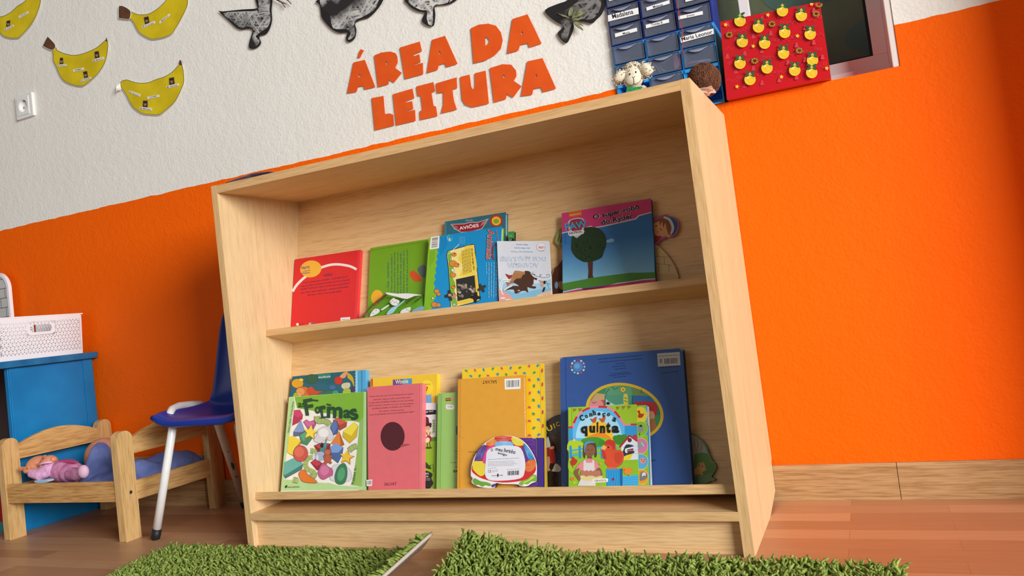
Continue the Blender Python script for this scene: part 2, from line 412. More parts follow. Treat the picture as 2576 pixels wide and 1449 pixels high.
for v0, v1, n1 in ((VM - .0145, VM, .0025), (.0985, .1142, .0066)):
    mb = MB()
    a = [nv(XLI, NB, v0), nv(XLI, n1 - .0008, v0), nv(XLI, n1 - .0008, v1), nv(XLI, NB, v1)]; mb.prism(a, (XRI - XLI, 0, 0), WH)
    a = [nv(XLI, n1 - .0008, v0), nv(XLI, n1, v0), nv(XLI, n1, v1), nv(XLI, n1 - .0008, v1)]; mb.prism(a, (XRI - XLI, 0, 0), WE)
    mb.build('shelf', bc)
mb = MB(); mb.box((XLI, .001, .0573), (XRI, .13, .0722), WH); mb.box((XLI, 0, .0573), (XRI, .001, .0722), WE); mb.build('base_board', bc)
mb = MB(); mb.box((XLI, .016, .0), (XRI, .032, .0573), WH); mb.build('plinth', bc)
# chipped corner in the plinth
mb = MB(); mb.prism([onpl(x, y, Vector((0, 1, 0)), .0158) for x, y in smooth([(1121, 1392), (1124, 1388), (1131, 1387), (1137, 1385.5), (1144, 1387), (1147, 1392)])], (0, -.0004, 0), mc('5a3a14')); mb.build('chip', bc)

# ================================================================ WALL DECORATION
YN = Vector((0, 1, 0))
def wallpts(crop, pts, off): return [onpl(*crop(x, y), YN, YW - off) for x, y in pts]
def cen(pts):
    c = Vector((0, 0, 0))
    for p in pts: c += Vector(p)
    return c / len(pts)
ORP = noisy('orange_card', (224, 82, 8), (230, 90, 12), 30, .55)
LET = [
 ('A', 'upper word, first letter, with the accent over it', [(180, 578), (285, 553), (382, 806), (284, 828), (272, 796), (222, 803), (208, 850), (121, 864)], [[(236, 682), (252, 708), (225, 716)]], [(248, 455), (277, 466), (240, 536), (217, 533), (232, 480)]),
 ('R', 'upper line, right after the accented A', [(372, 513), (440, 486), (520, 476), (570, 492), (587, 525), (590, 580), (566, 628), (628, 674), (556, 764), (504, 735), (508, 778), (408, 806)], [[(480, 566), (494, 572), (496, 590), (482, 608)]], None),
 ('E', 'upper line, between its R and the following A', [(609, 440), (795, 384), (813, 474), (736, 504), (738, 520), (790, 502), (801, 574), (744, 594), (748, 602), (822, 580), (826, 686), (656, 732)], [], None),
 ('A', 'upper line, last letter of its first word', [(908, 368), (1028, 332), (1144, 590), (1042, 621), (1026, 587), (972, 600), (958, 646), (860, 676)], [[(977, 462), (991, 498), (970, 506)]], None),
 ('D', 'the only letter D, large and rounded', [(1266, 262), (1340, 228), (1430, 219), (1500, 238), (1545, 300), (1562, 372), (1545, 450), (1490, 510), (1400, 560), (1293, 586)], [[(1398, 344), (1420, 346), (1440, 372), (1432, 400), (1402, 424)]], None),
 ('A', 'upper line, last and topmost letter beside the D', [(1652, 176), (1792, 132), (1922, 402), (1810, 438), (1796, 400), (1724, 414), (1706, 468), (1603, 496)], [[(1742, 284), (1756, 312), (1728, 320)]], None),
 ('L', 'lower line, first letter, with a torn foot', [(348, 908), (458, 888), (472, 1056), (515, 1049), (548, 1062), (556, 1162), (378, 1206)], [], None),
 ('E', 'lower line, second letter, after the L', [(545, 872), (726, 820), (744, 908), (662, 938), (666, 948), (724, 936), (734, 1008), (676, 1024), (678, 1032), (750, 1016), (756, 1118), (576, 1160)], [], None),
 ('I', 'the only letter I, with square serifs', [(762, 800), (920, 760), (936, 844), (902, 858), (922, 980), (944, 984), (958, 1074), (797, 1110), (794, 1028), (820, 1018), (804, 888), (774, 886)], [], None),
 ('T', 'the only letter T', [(944, 772), (1136, 716), (1140, 818), (1096, 826), (1112, 940), (1138, 1014), (990, 1050), (1012, 970), (1012, 856), (954, 862)], [], None),
 ('U', 'the only letter U', [(1168, 712), (1256, 690), (1270, 800), (1290, 836), (1306, 800), (1304, 678), (1404, 654), (1434, 958), (1340, 980), (1280, 992), (1215, 970), (1185, 920)], [], None),
 ('R', 'lower line, before the final A', [(1442, 630), (1560, 594), (1640, 598), (1684, 650), (1690, 705), (1664, 748), (1736, 798), (1660, 902), (1598, 868), (1592, 916), (1482, 948)], [[(1566, 690), (1586, 698), (1586, 712), (1568, 728)]], None),
 ('A', 'last letter of the lower line', [(1790, 568), (1930, 538), (2056, 820), (1936, 852), (1918, 810), (1846, 822), (1836, 876), (1732, 890)], [[(1872, 680), (1884, 708), (1862, 714)]], None)]
for ch, what, pts, holes, acc in LET:
    mb = MB(); q = wallpts(c3, pts, .0035)
    mb.prism(q, (0, .0008, 0), ORP, holes=[wallpts(c3, h, .0035) for h in holes])
    if acc: mb.prism(wallpts(c3, acc, .0035), (0, .0008, 0), ORP)
    tag(mb.build('paper_letter'), 'orange paper letter %s, %s' % (ch, what), 'letter', 'orange letters of the reading corner sign')

YEL = noisy('yellow_card', (205, 180, 5), (226, 202, 22), 14, .5); BRN = noisy('brown_card', (88, 52, 28), (108, 68, 40), 60, .6)
WPA = mc('e9e4d8', .7, kind='paper'); OUT = mc('3a2410')
def inset(pts, w):
    cx = 0; q = []; n = len(pts)
    ar = sum(pts[i][0] * pts[(i + 1) % n][1] - pts[(i + 1) % n][0] * pts[i][1] for i in range(n))
    sg = 1 if ar > 0 else -1
    for i, (x, y) in enumerate(pts):
        a = pts[i - 1]; b = pts[(i + 1) % n]; dx, dy = b[0] - a[0], b[1] - a[1]; l = math.hypot(dx, dy) or 1
        q.append((x - dy / l * w * sg, y + dx / l * w * sg))
    return q
def banana(label, body, stem, tip, strips, photos, curl=None):
    body = smooth(body, 5)
    g = thing('paper_banana', label, 'wall decoration', cen(wallpts(c1, body, .004)), 'yellow paper bananas with birthday names')
    mb = MB(); F = Face(c1, YN, YW - .004, mb, -1)
    mb.prism([F.p(x, y) for x, y in inset(body, -7)], (0, .0008, 0), WPA)
    F.area(inset(body, -2), OUT); F.area(inset(body, 3), YEL)
    mb.build('body', g)
    if stem:
        mb = MB(); F = Face(c1, YN, YW - .0055, mb, -1); mb.prism([F.p(x, y) for x, y in inset(smooth(stem, 3), -6)], (0, .0008, 0), WPA)
        F.area(inset(smooth(stem, 3), -1), OUT); F.area(inset(smooth(stem, 3), 4), BRN); mb.build('stem', g)
    if tip:
        mb = MB(); F = Face(c1, YN, YW - .0055, mb, -1); F.area(tip, BRN); mb.build('tip', g)
    for q, t, num in strips:
        mb = MB(); F = Face(c1, YN, YW - .0053, mb, -1); mb.prism([F.p(x, y) for x, y in q], (0, .0005, 0), WPA)
        bl, br = q[3], q[2]; ux, uy = q[0][0] - bl[0], q[0][1] - bl[1]
        P = lambda u, v: (bl[0] + (br[0] - bl[0]) * u + ux * v, bl[1] + (br[1] - bl[1]) * u + uy * v)
        if num: F.text(num, P(.05, .15), P(.2, .15), 1, '1a1a1a', .03, tl=(P(.05, .15)[0] + ux * .75, P(.05, .15)[1] + uy * .75))
        a, b_ = (P(.3, .22), P(.88, .22)) if num else (P(.2, .22), P(.8, .22))
        if t: F.text(t, a, b_, 1, '333333', .02, tl=(a[0] + ux * .55, a[1] + uy * .55)); mb.build('name_strip', g)
    for q in photos:
        mb = MB(); F = Face(c1, YN, YW - .0053, mb, -1); mb.prism([F.p(x, y) for x, y in q], (0, .0004, 0), mc('3d322f', .4))
        cx = sum(p[0] for p in q) / 4; cy = sum(p[1] for p in q) / 4; F.area(ell(cx, cy + 4, 15, 21), 'a57765'); F.area(ell(cx, cy - 13, 17, 11), '2c211f'); mb.build('portrait_photo', g)
Q = lambda x0, y0, x1, y1, h: [(x0 - h * .12, y0 - h), (x1 - h * .12, y1 - h), (x1, y1), (x0, y0)]
banana('yellow paper banana cut by the top left corner of the photo', [(-420, 60), (-330, 130), (-200, 190), (0, 192), (110, 148), (200, 70), (290, 10), (340, -90), (400, -170), (440, -120), (462, 0), (430, 130), (360, 270), (250, 395), (190, 434), (60, 420), (-40, 350), (-180, 330), (-330, 220)], None, None,
       [([(210, 182), (322, 124), (322, 154), (214, 212)], 'JULHO', None), ([(45, 328), (152, 280), (158, 302), (48, 356)], 'Joana', '23')], [[(74, 240), (116, 230), (112, 292), (70, 306)]])
banana('yellow paper banana with a large brown stem, cut by the upper edge', [(1484, 136), (1545, 158), (1600, 168), (1690, 160), (1780, 110), (1850, 50), (1910, -20), (1960, -120), (2060, -200), (2130, -120), (2138, 10), (2126, 80), (2070, 200), (2000, 320), (1948, 388), (1860, 425), (1760, 444), (1700, 436), (1600, 380), (1555, 320), (1520, 250), (1482, 206)],
       [(1374, 70), (1405, 74), (1482, 126), (1474, 208), (1440, 214), (1364, 206), (1356, 195), (1356, 80)], None,
       [([(1613, 300), (1762, 236), (1768, 266), (1616, 328)], 'Lucas', '19'), ([(1812, 250), (1930, 152), (1938, 176), (1816, 276)], 'MAIO', None), ([(2004, 12), (2090, -60), (2098, -30), (2010, 42)], '', '23')], [[(1638, 198), (1690, 186), (1702, 258), (1654, 276)]])
banana('yellow paper banana with brown stem and three small portraits, reading DEZEMBRO', [(628, 528), (650, 570), (700, 598), (780, 622), (850, 630), (930, 616), (1000, 592), (1090, 550), (1150, 505), (1200, 462), (1226, 478), (1226, 560), (1210, 660), (1180, 740), (1120, 830), (1050, 900), (960, 970), (900, 980), (800, 955), (725, 915), (680, 850), (640, 760), (606, 680), (604, 620), (598, 568)],
       [(540, 426), (552, 430), (628, 516), (592, 566), (500, 526), (498, 505)], [(1212, 424), (1227, 474), (1200, 462)],
       [([(650, 742), (754, 728), (758, 752), (650, 764)], 'Joana S', '15'), ([(1050, 682), (1180, 644), (1184, 676), (1056, 710)], 'Martim V', '18'), ([(830, 792), (952, 768), (956, 796), (832, 822)], 'DEZEMBRO', None), ([(912, 910), (1034, 876), (1040, 896), (918, 938)], 'Vicente', '12')],
       [[(684, 658), (716, 658), (720, 726), (680, 730)], [(1076, 590), (1122, 580), (1134, 652), (1082, 664)], [(946, 818), (990, 808), (1002, 880), (960, 888)]])
banana('yellow paper banana without brown stem, lowest one, its left end curling off the wall', [(1376, 975), (1376, 940), (1400, 918), (1450, 912), (1500, 928), (1560, 944), (1630, 948), (1700, 938), (1780, 905), (1880, 872), (1960, 822), (2010, 770), (2045, 738), (2074, 744), (2092, 850), (2092, 940), (2070, 1000), (2030, 1090), (1980, 1170), (1880, 1260), (1806, 1306), (1700, 1302), (1620, 1290), (1540, 1240), (1490, 1180), (1440, 1080), (1400, 1020)],
       None, [(2045, 682), (2064, 690), (2076, 744), (2038, 730)],
       [([(1472, 1030), (1600, 1072), (1592, 1102), (1466, 1052)], 'Aurora', '21'), ([(1674, 1102), (1812, 1078), (1816, 1104), (1678, 1132)], 'OUTUBRO', None), ([(1892, 984), (2036, 948), (2040, 976), (1896, 1010)], 'Alfredo', '6'), ([(1588, 1218), (1724, 1228), (1730, 1262), (1588, 1244)], 'Matilde', '24')],
       [[(1926, 890), (1980, 878), (1990, 954), (1930, 966)], [(1630, 1146), (1680, 1146), (1680, 1222), (1626, 1214)]])
# curled paper flap behind the lowest banana
mb = MB(); a = wallpts(c1, [(1376, 955), (1380, 985), (1380, 1010)], .004); 
pth = [(1382, 945), (1350, 952), (1332, 968), (1326, 990)]
vs = []
for i, (x, y) in enumerate(pth):
    for hh in (0, 85): vs.append(onpl(*c1(x, y + hh * (1 - i * .05)), YN, YW - .003 - .004 * i))
mb.add(vs, [(2 * i, 2 * i + 2, 2 * i + 3, 2 * i + 1) for i in range(3)], WPA)
o = mb.build('curled_paper', None, True); tag(o, 'small curl of white paper taped at the left end of the lowest banana', 'paper'); o.modifiers.new('s', 'SOLIDIFY').thickness = .0006

# black paper birds with chalk scribbles
def chalk_mat(name, seed, amt):
    amt = min(1, amt * 1.35); m, nt, b = base(name); L = nt.links.new
    tc = nt.nodes.new('ShaderNodeTexCoord'); f = None
    for k, (rx, sc_) in enumerate((((0, .9, 0), 26), ((0, 1.75, 0), 32), ((0, -.5, 0), 22))):
        mp = nt.nodes.new('ShaderNodeMapping'); mp.vector_type = 'TEXTURE'; mp.inputs['Rotation'].default_value = rx; mp.inputs['Scale'].default_value = (1 / (sc_ * 4), 1 / sc_, 1 / (sc_ * .6))
        mp.inputs['Location'].default_value = (seed * 3.1 + k, seed, k)
        n = nt.nodes.new('ShaderNodeTexNoise'); n.inputs['Scale'].default_value = 1; n.inputs['Detail'].default_value = 3; n.inputs['Distortion'].default_value = 1.2
        L(tc.outputs['Object'], mp.inputs['Vector']); L(mp.outputs['Vector'], n.inputs['Vector'])
        r = nt.nodes.new('ShaderNodeMapRange'); r.inputs['From Min'].default_value = .46; r.inputs['From Max'].default_value = .60; L(n.outputs['Fac'], r.inputs['Value'])
        if f is None: f = r
        else:
            mx = nt.nodes.new('ShaderNodeMath'); mx.operation = 'MAXIMUM'; L(f.outputs[0], mx.inputs[0]); L(r.outputs[0], mx.inputs[1]); f = mx
    n = nt.nodes.new('ShaderNodeTexNoise'); n.inputs['Scale'].default_value = 14; n.inputs['Detail'].default_value = 1; L(tc.outputs['Object'], n.inputs['Vector'])
    r = nt.nodes.new('ShaderNodeMapRange'); r.inputs['From Min'].default_value = .36; r.inputs['From Max'].default_value = .52; r.inputs['To Max'].default_value = amt; L(n.outputs['Fac'], r.inputs['Value'])
    mu = nt.nodes.new('ShaderNodeMath'); mu.operation = 'MULTIPLY'; L(f.outputs[0], mu.inputs[0]); L(r.outputs[0], mu.inputs[1])
    cr = nt.nodes.new('ShaderNodeMix'); cr.data_type = 'RGBA'; cr.inputs[6].default_value = lin((34, 31, 30)); cr.inputs[7].default_value = lin((214, 212, 208))
    L(mu.outputs[0], cr.inputs[0]); L(cr.outputs[2], b.inputs['Base Color']); b.inputs['Roughness'].default_value = .6; return m
BLK = mc('201d1c', .55, kind='card')
TWG = mc('4a3228', .6, kind='twig')
def bird(label, crop, outline, inner, seed, amt, extra=None):
    outline = smooth(outline, 3)
    pts = wallpts(crop, outline, .006)
    g = thing('paper_bird', label, 'wall decoration', cen(pts), 'black paper birds with chalk scribbles')
    mb = MB(); mb.prism(pts, (0, .0008, 0), BLK); mb.build('body', g)
    mb = MB(); F = Face(crop, YN, YW - .006, mb, -1); CH = chalk_mat('chalk_%d' % seed, seed, amt)
    F.area(smooth(inner, 3), CH); mb.build('chalk_scribble', g)
    return g
g = bird('black paper bird with pointed left wing tip and a twig in its beak', c2, [(132, 124), (180, 130), (400, 108), (568, 96), (572, 60), (556, 0), (552, -90), (600, -190), (700, -230), (745, -150), (748, 0), (738, 120), (744, 210), (728, 300), (680, 385), (606, 402), (600, 440), (618, 480), (600, 520), (545, 552), (500, 553), (480, 530), (490, 460), (522, 345), (455, 325), (390, 336), (330, 310), (250, 235)],
  [(190, 150), (420, 130), (580, 115), (590, 20), (600, -60), (690, -80), (722, 0), (715, 110), (728, 210), (700, 300), (650, 340), (580, 390), (560, 420), (604, 470), (560, 530), (500, 540), (500, 470), (535, 350), (470, 300), (390, 318), (300, 250)], 1, .55)
mb = MB()
for pth in ([(735, -40), (800, 0), (860, 30), (900, 42)], [(800, -5), (850, 24), (895, 84)], [(860, -20), (920, 0), (964, 46)], [(860, 30), (905, 50)]):
    mb.tube([onpl(*c2(x, y), YN, YW - .01) for x, y in pth], [.0016, .0014, .0012, .0005][:len(pth)] if len(pth) > 2 else [.001, .0005], TWG, 6)
tw = mb.build('twig', g, True)
bird('black paper bird, largest one, facing left with a round chalk eye', c2, [(1240, 18), (1262, 0), (1290, -80), (1400, -160), (1600, -200), (1800, -200), (2060, -180), (2010, 0), (1940, 110), (1850, 195), (1760, 220), (1690, 262), (1704, 340), (1690, 430), (1640, 474), (1600, 470), (1586, 430), (1600, 370), (1520, 374), (1450, 350), (1380, 290), (1310, 200), (1296, 110), (1280, 50)],
  [(1290, 20), (1320, -90), (1600, -170), (1960, -160), (1930, 80), (1800, 180), (1700, 230), (1680, 300), (1690, 400), (1630, 450), (1610, 440), (1640, 380), (1590, 330), (1440, 320), (1400, 160), (1330, 120)], 2, .62)
bird('black paper bird seen only as belly and tail, right of the largest bird', c3, [(655, -10), (680, 35), (720, 75), (780, 105), (840, 118), (818, 170), (820, 205), (860, 235), (905, 244), (928, 225), (938, 130), (930, 60), (960, 48), (1050, 40), (1120, 10), (1180, -60), (1100, -160), (900, -200), (720, -160)],
  [(690, -10), (710, 40), (800, 90), (860, 100), (860, 170), (880, 230), (915, 220), (922, 60), (1000, 40), (1100, 0), (1100, -100), (900, -150), (740, -100)], 3, .8)
g = bird('black paper bird with an olive sprig taped on, beside the drawer tower', c3, [(1953, 94), (2060, 40), (2160, 4), (2200, -60), (2320, -150), (2450, -130), (2512, -20), (2514, 40), (2480, 130), (2430, 180), (2390, 216), (2330, 205), (2245, 190), (2215, 200), (2220, 260), (2190, 340), (2156, 398), (2110, 375), (2070, 310), (2105, 270), (2120, 234), (2070, 210), (2000, 160)],
  [(2050, 120), (2150, 90), (2250, 20), (2350, -60), (2470, 0), (2450, 110), (2380, 180), (2250, 170), (2200, 230), (2150, 380), (2100, 330), (2135, 260), (2080, 180)], 4, .22)
mb = MB(); OLV = noisy('olive_leaf', (92, 96, 66), (150, 152, 112), 90, .5)
def leafs(spec, off):
    for i, (x0, y0, x1, y1, wd_) in enumerate(spec):
        dx, dy = x1 - x0, y1 - y0; l = math.hypot(dx, dy); nx, ny = -dy / l, dx / l
        P = [(x0, y0), (x0 + dx * .3 + nx * wd_, y0 + dy * .3 + ny * wd_), (x0 + dx * .65 + nx * wd_, y0 + dy * .65 + ny * wd_), (x1, y1), (x0 + dx * .65 - nx * wd_, y0 + dy * .65 - ny * wd_), (x0 + dx * .3 - nx * wd_, y0 + dy * .3 - ny * wd_)]
        mb.prism(wallpts(c3, smooth(P, 3), off + i * .0008), (0, .0004, 0), OLV)
leafs([(2175, 150, 2210, 58, 16), (2190, 150, 2250, 92, 8), (2200, 160, 2330, 110, 16), (2190, 150, 2325, 82, 9), (2200, 180, 2240, 130, 8), (2210, 195, 2310, 240, 9), (2215, 205, 2310, 282, 12), (2225, 190, 2320, 160, 8), (2080, 128, 2180, 165, 7), (2215, 190, 2250, 165, 8), (2235, 215, 2290, 270, 8)], .009)
mb.tube([onpl(*c3(x, y), YN, YW - .009) for x, y in ((2070, 122), (2130, 150), (2190, 175), (2230, 215))], .0011, TWG, 6)
mb.build('olive_sprig', g)

# socket
SW = plastic('socket_white', (236, 236, 232), .3)
g = thing('wall_socket', 'white square power socket low on the left of the white wall', 'socket', (-2.063, YW, 1.21))
mb = MB(); N = 32; zc, xc = 1.25, -2.067
hole = [(xc + .0195 * cos(2 * pi * i / N), zc + .0195 * sin(2 * pi * i / N)) for i in range(N)]
mb.prism([(x, YW - .0105, z) for x, z in ((-2.102, 1.2125), (-2.026, 1.2125), (-2.026, 1.2875), (-2.102, 1.2875))], (0, .0103, 0), SW, holes=[[(x, YW - .0105, z) for x, z in hole]]); mb.build('frame', g, bevel=.003)
mb = MB()
sq = [(-2.093, 1.2215), (-2.041, 1.2215), (-2.041, 1.2785), (-2.093, 1.2785)]
mb.prism([(x, YW - .0125, z) for x, z in sq], (0, .0019, 0), SW, holes=[[(x, YW - .0125, z) for x, z in hole]])
mb.build('cover_plate', g, bevel=.0006)
mb = MB(); rim = [Vector((x, YW - .0124, z)) for x, z in hole]; bot = [Vector((xc + (x - xc) * .93, YW - .0012, zc + (z - zc) * .93)) for x, z in hole]
o = len(mb.v); mb.add(rim + bot, [(i, (i + 1) % N, N + (i + 1) % N, N + i) for i in range(N)], SW); mb.poly(bot, SW)
mb.build('recess', g, True)
for dz in (.0095, -.0095):
    mb = MB(); mb.prism([(xc + .0028 * cos(t), YW - .0016, zc + dz * .2 + .0028 * sin(t)) for t in [0, 1, 2, 3, 4, 5]], (dz, 0, 0) and (0, -.0002, 0), mc('2a2a2a')); 
    for v_i in range(len(mb.v)): mb.v[v_i] = (mb.v[v_i][0] + dz, mb.v[v_i][1], mb.v[v_i][2])
    mb.build('pin_hole', g)
for dz in (.0185, -.0185):
    mb = MB(); mb.box((xc - .002, YW - .008, zc + dz * .93 - .0012), (xc + .002, YW - .0013, zc + dz * .93 + .0012), mc('8a8884', .3)); mb.build('earth_contact', g)

# ================================================================ DRAWER TOWERS ON THE SILL
DKB = plastic('dark_blue_plastic', (28, 45, 140), .3); LTB = plastic('light_blue_plastic', (45, 150, 220), .3)
CLR = plastic('clear_drawer_front', (190, 200, 222), .14, .86, ior=1.3)
TINT = plastic('smoky_drawer_tray', (112, 118, 146), .3); TINL = plastic('pale_drawer_tray', (130, 176, 210), .3)
LAB = mc('efeff0', .6, kind='label')
UX0, UX1 = -.2088, .0050; FY = .374; CW = (UX1 - UX0) / 3
def drawer_unit(name, label, z0, rows, rh, case, trayc, missing, labels):
    z1 = z0 + rows * rh
    g = thing(name, label, 'storage', ((UX0 + UX1) / 2, FY + .06, z0))
    mb = MB(); t = .0025; D = .105
    mb.box((UX0, FY, z0), (UX1, FY + D, z0 + t), case); mb.box((UX0, FY, z1 - t), (UX1, FY + D, z1), case)
    for x in (UX0, UX1 - t): mb.box((x, FY, z0 + t), (x + t, FY + D, z1 - t), case)
    mb.box((UX0 + t, FY + D - t, z0 + t), (UX1 - t, FY + D, z1 - t), case)
    for c in (1, 2): mb.box((UX0 + c * CW - .002, FY + .001, z0 + t), (UX0 + c * CW + .002, FY + D - t, z1 - t), case)
    for r in range(1, rows): mb.box((UX0 + t, FY + .002, z0 + r * rh - .0012), (UX1 - t, FY + D - t, z0 + r * rh + .0012), case)
    if case is LTB:
        for c in range(3):
            for r in range(1, rows + 1):
                zz = z0 + r * rh
                for x in (UX0 + c * CW + .002, UX0 + (c + 1) * CW - .0125): mb.box((x, FY - .0025, zz - .0075), (x + .0105, FY + .001, zz - .001), case)
    mb.build('case', g)
    for c in range(3):
        for r in range(rows):
            if (c, r) in missing: continue
            x0 = UX0 + c * CW + .0032; x1 = UX0 + (c + 1) * CW - .0032; a = z0 + r * rh + .0018; b = z0 + (r + 1) * rh - .0022
            mb = MB(); mb.box((x0 + .002, FY + .003, a + .002), (x1 - .002, FY + .09, a + .004), trayc)
            for x in (x0 + .001, x1 - .003): mb.box((x, FY + .003, a + .002), (x + .002, FY + .09, b - .005), trayc)
            mb.box((x0 + .003, FY + .088, a + .004), (x1 - .003, FY + .09, b - .006), trayc); dr = mb.build('drawer', g)
            mb = MB(); mb.box((x0, FY - .0035, a), (x1, FY - .0018, b), CLR)
            fr = .0012
            for q in ((x0, a, x1, a + fr), (x0, b - fr, x1, b), (x0, a + fr, x0 + fr, b - fr), (x1 - fr, a + fr, x1, b - fr)):
                mb.box((q[0], FY - .0052, q[1]), (q[2], FY - .0035, q[3]), CLR)
            mb.build('front', dr)
            mb = MB(); n = 10; top = [(x0 + (x1 - x0) * (.16 + .62 * i / n), b - .0045 - .0068 * sin(pi * i / n)) for i in range(n + 1)]; up = [(x0 + (x1 - x0) * (.16 + .62 * i / n), b - .0035) for i in range(n + 1)]
            vs = [(x, FY - .0036, z) for x, z in up] + [(x, FY - .0085, z) for x, z in top]
            mb.add(vs, [(i, i + 1, n + 2 + i, n + 1 + i) for i in range(n)], mc('8e96ae', .25, kind='grip')); h = mb.build('finger_grip', dr, True); h.modifiers.new('s', 'SOLIDIFY').thickness = .0008
            if (c, r) in labels:
                q, txt, tq = labels[(c, r)]
                mb = MB(); F = Face(c4, YN, FY - .0056, mb, -1); mb.prism([F.p(x, y) for x, y in q], (0, .0003, 0), LAB)
                if txt: F.text(txt, tq[0], tq[1], tq[2], '17171c', .03)
                mb.build('name_label', dr)
    return g
RH = .0418
lower = drawer_unit('light_drawer_unit', 'small light blue drawer cabinet with some drawers missing, on the window sill', OZ0 + .0002, 4, RH, LTB, TINL, [(0, 1), (2, 1), (0, 0), (2, 0)],
   {(2, 3): ([(1090, 488), (1524, 370), (1532, 440), (1102, 558)], 'Maria Leonor', [(1114, 536), (1516, 436), 50])})
upper = drawer_unit('dark_drawer_unit', 'small dark blue drawer cabinet with name labels, stacked on the light blue one', OZ0 + .0002 + 4 * RH + .0006, 5, RH, DKB, TINT, [],
   {(0, 1): ([(150, 200), (544, 98), (552, 182), (156, 282)], 'Madalena', [(214, 246), (486, 178), 62]),
    (1, 1): ([(650, 96), (952, 0), (956, 46), (656, 140)], 'Melanie', [(742, 108), (870, 74), 32]),
    (2, 0): ([(1070, 210), (1384, 142), (1388, 188), (1072, 256)], 'Joana', [(1178, 228), (1282, 206), 32]),
    (1, 0): ([(643, 324), (944, 246), (950, 292), (648, 370)], 'Tomás B.', [(716, 340), (872, 304), 32]),
    (0, 0): ([(241, 438), (528, 358), (534, 406), (246, 486)], 'Maria', [(348, 452), (438, 430), 28]),
    (0, 2): ([(160, -20), (440, -90), (444, -50), (166, 14)], '', [(220, -4), (340, -36), 26]),
    (2, 1): ([(1156, -30), (1440, -90), (1446, -40), (1160, 26)], '', [(1230, -4), (1370, -36), 26])})
# odds and ends inside the middle drawer of the second row
bone = mc('c9bfa6', .5, kind='toy'); mb = MB()
for i, pth in enumerate(([(700, 880), (760, 850), (800, 880), (830, 940)], [(740, 940), (760, 870)], [(810, 840), (850, 900), (890, 925)], [(850, 820), (890, 810), (930, 780), (960, 770)], [(700, 930), (720, 900)], [(880, 830), (900, 790)], [(740, 830), (790, 860)])):
    mb.tube([onpl(*c4(x, y), YN, FY + .006 + i * .002) for x, y in pth], .0014, bone, 6)
tag(mb.build('toy_bones', None, True), 'beige thin toy bones inside the middle drawer above the sheep\'s ear', 'toy')
mb = MB(); mb.prism([onpl(*c4(x, y), YN, FY + .003) for x, y in smooth([(1006, 668), (1040, 700), (1078, 780), (1084, 850), (1066, 876), (1018, 884)])], (0, .012, 0), mc('f2788c', .4, kind='toy'))
tag(mb.build('toy_cone'), 'salmon pink pointed toy piece inside the middle drawer', 'toy')
mb = MB(); mb.ball(onpl(*c4(1360, 812), YN, FY + .02), (.022, .012, .0045), mc('e8e8e8', .3, kind='toy')); o = tag(mb.build('toy_dish', None, True), 'white shallow dish inside the drawer under the Maria Leonor label', 'toy')
mb = MB(); mb.ball(onpl(*c4(1250, 820), YN, FY + .012), (.013, .008, .004), mc('d67f90', .4, kind='toy')); o = tag(mb.build('toy_ring', None, True), 'pink rounded toy piece beside the white dish in the drawer', 'toy')
# red string hanging down in front of the drawers
mb = MB(); mb.tube([onpl(*c4(x, y), YN, FY - .012) for x, y in ((1040, -260), (1046, -60), (1056, 30), (1078, 200), (1108, 340), (1124, 420), (1122, 600), (1114, 740))], .0007, mc('b0242c', .6, kind='yarn'), 6)
tag(mb.build('red_string', None, True), 'thin red string hanging down in front of the drawer fronts', 'string')

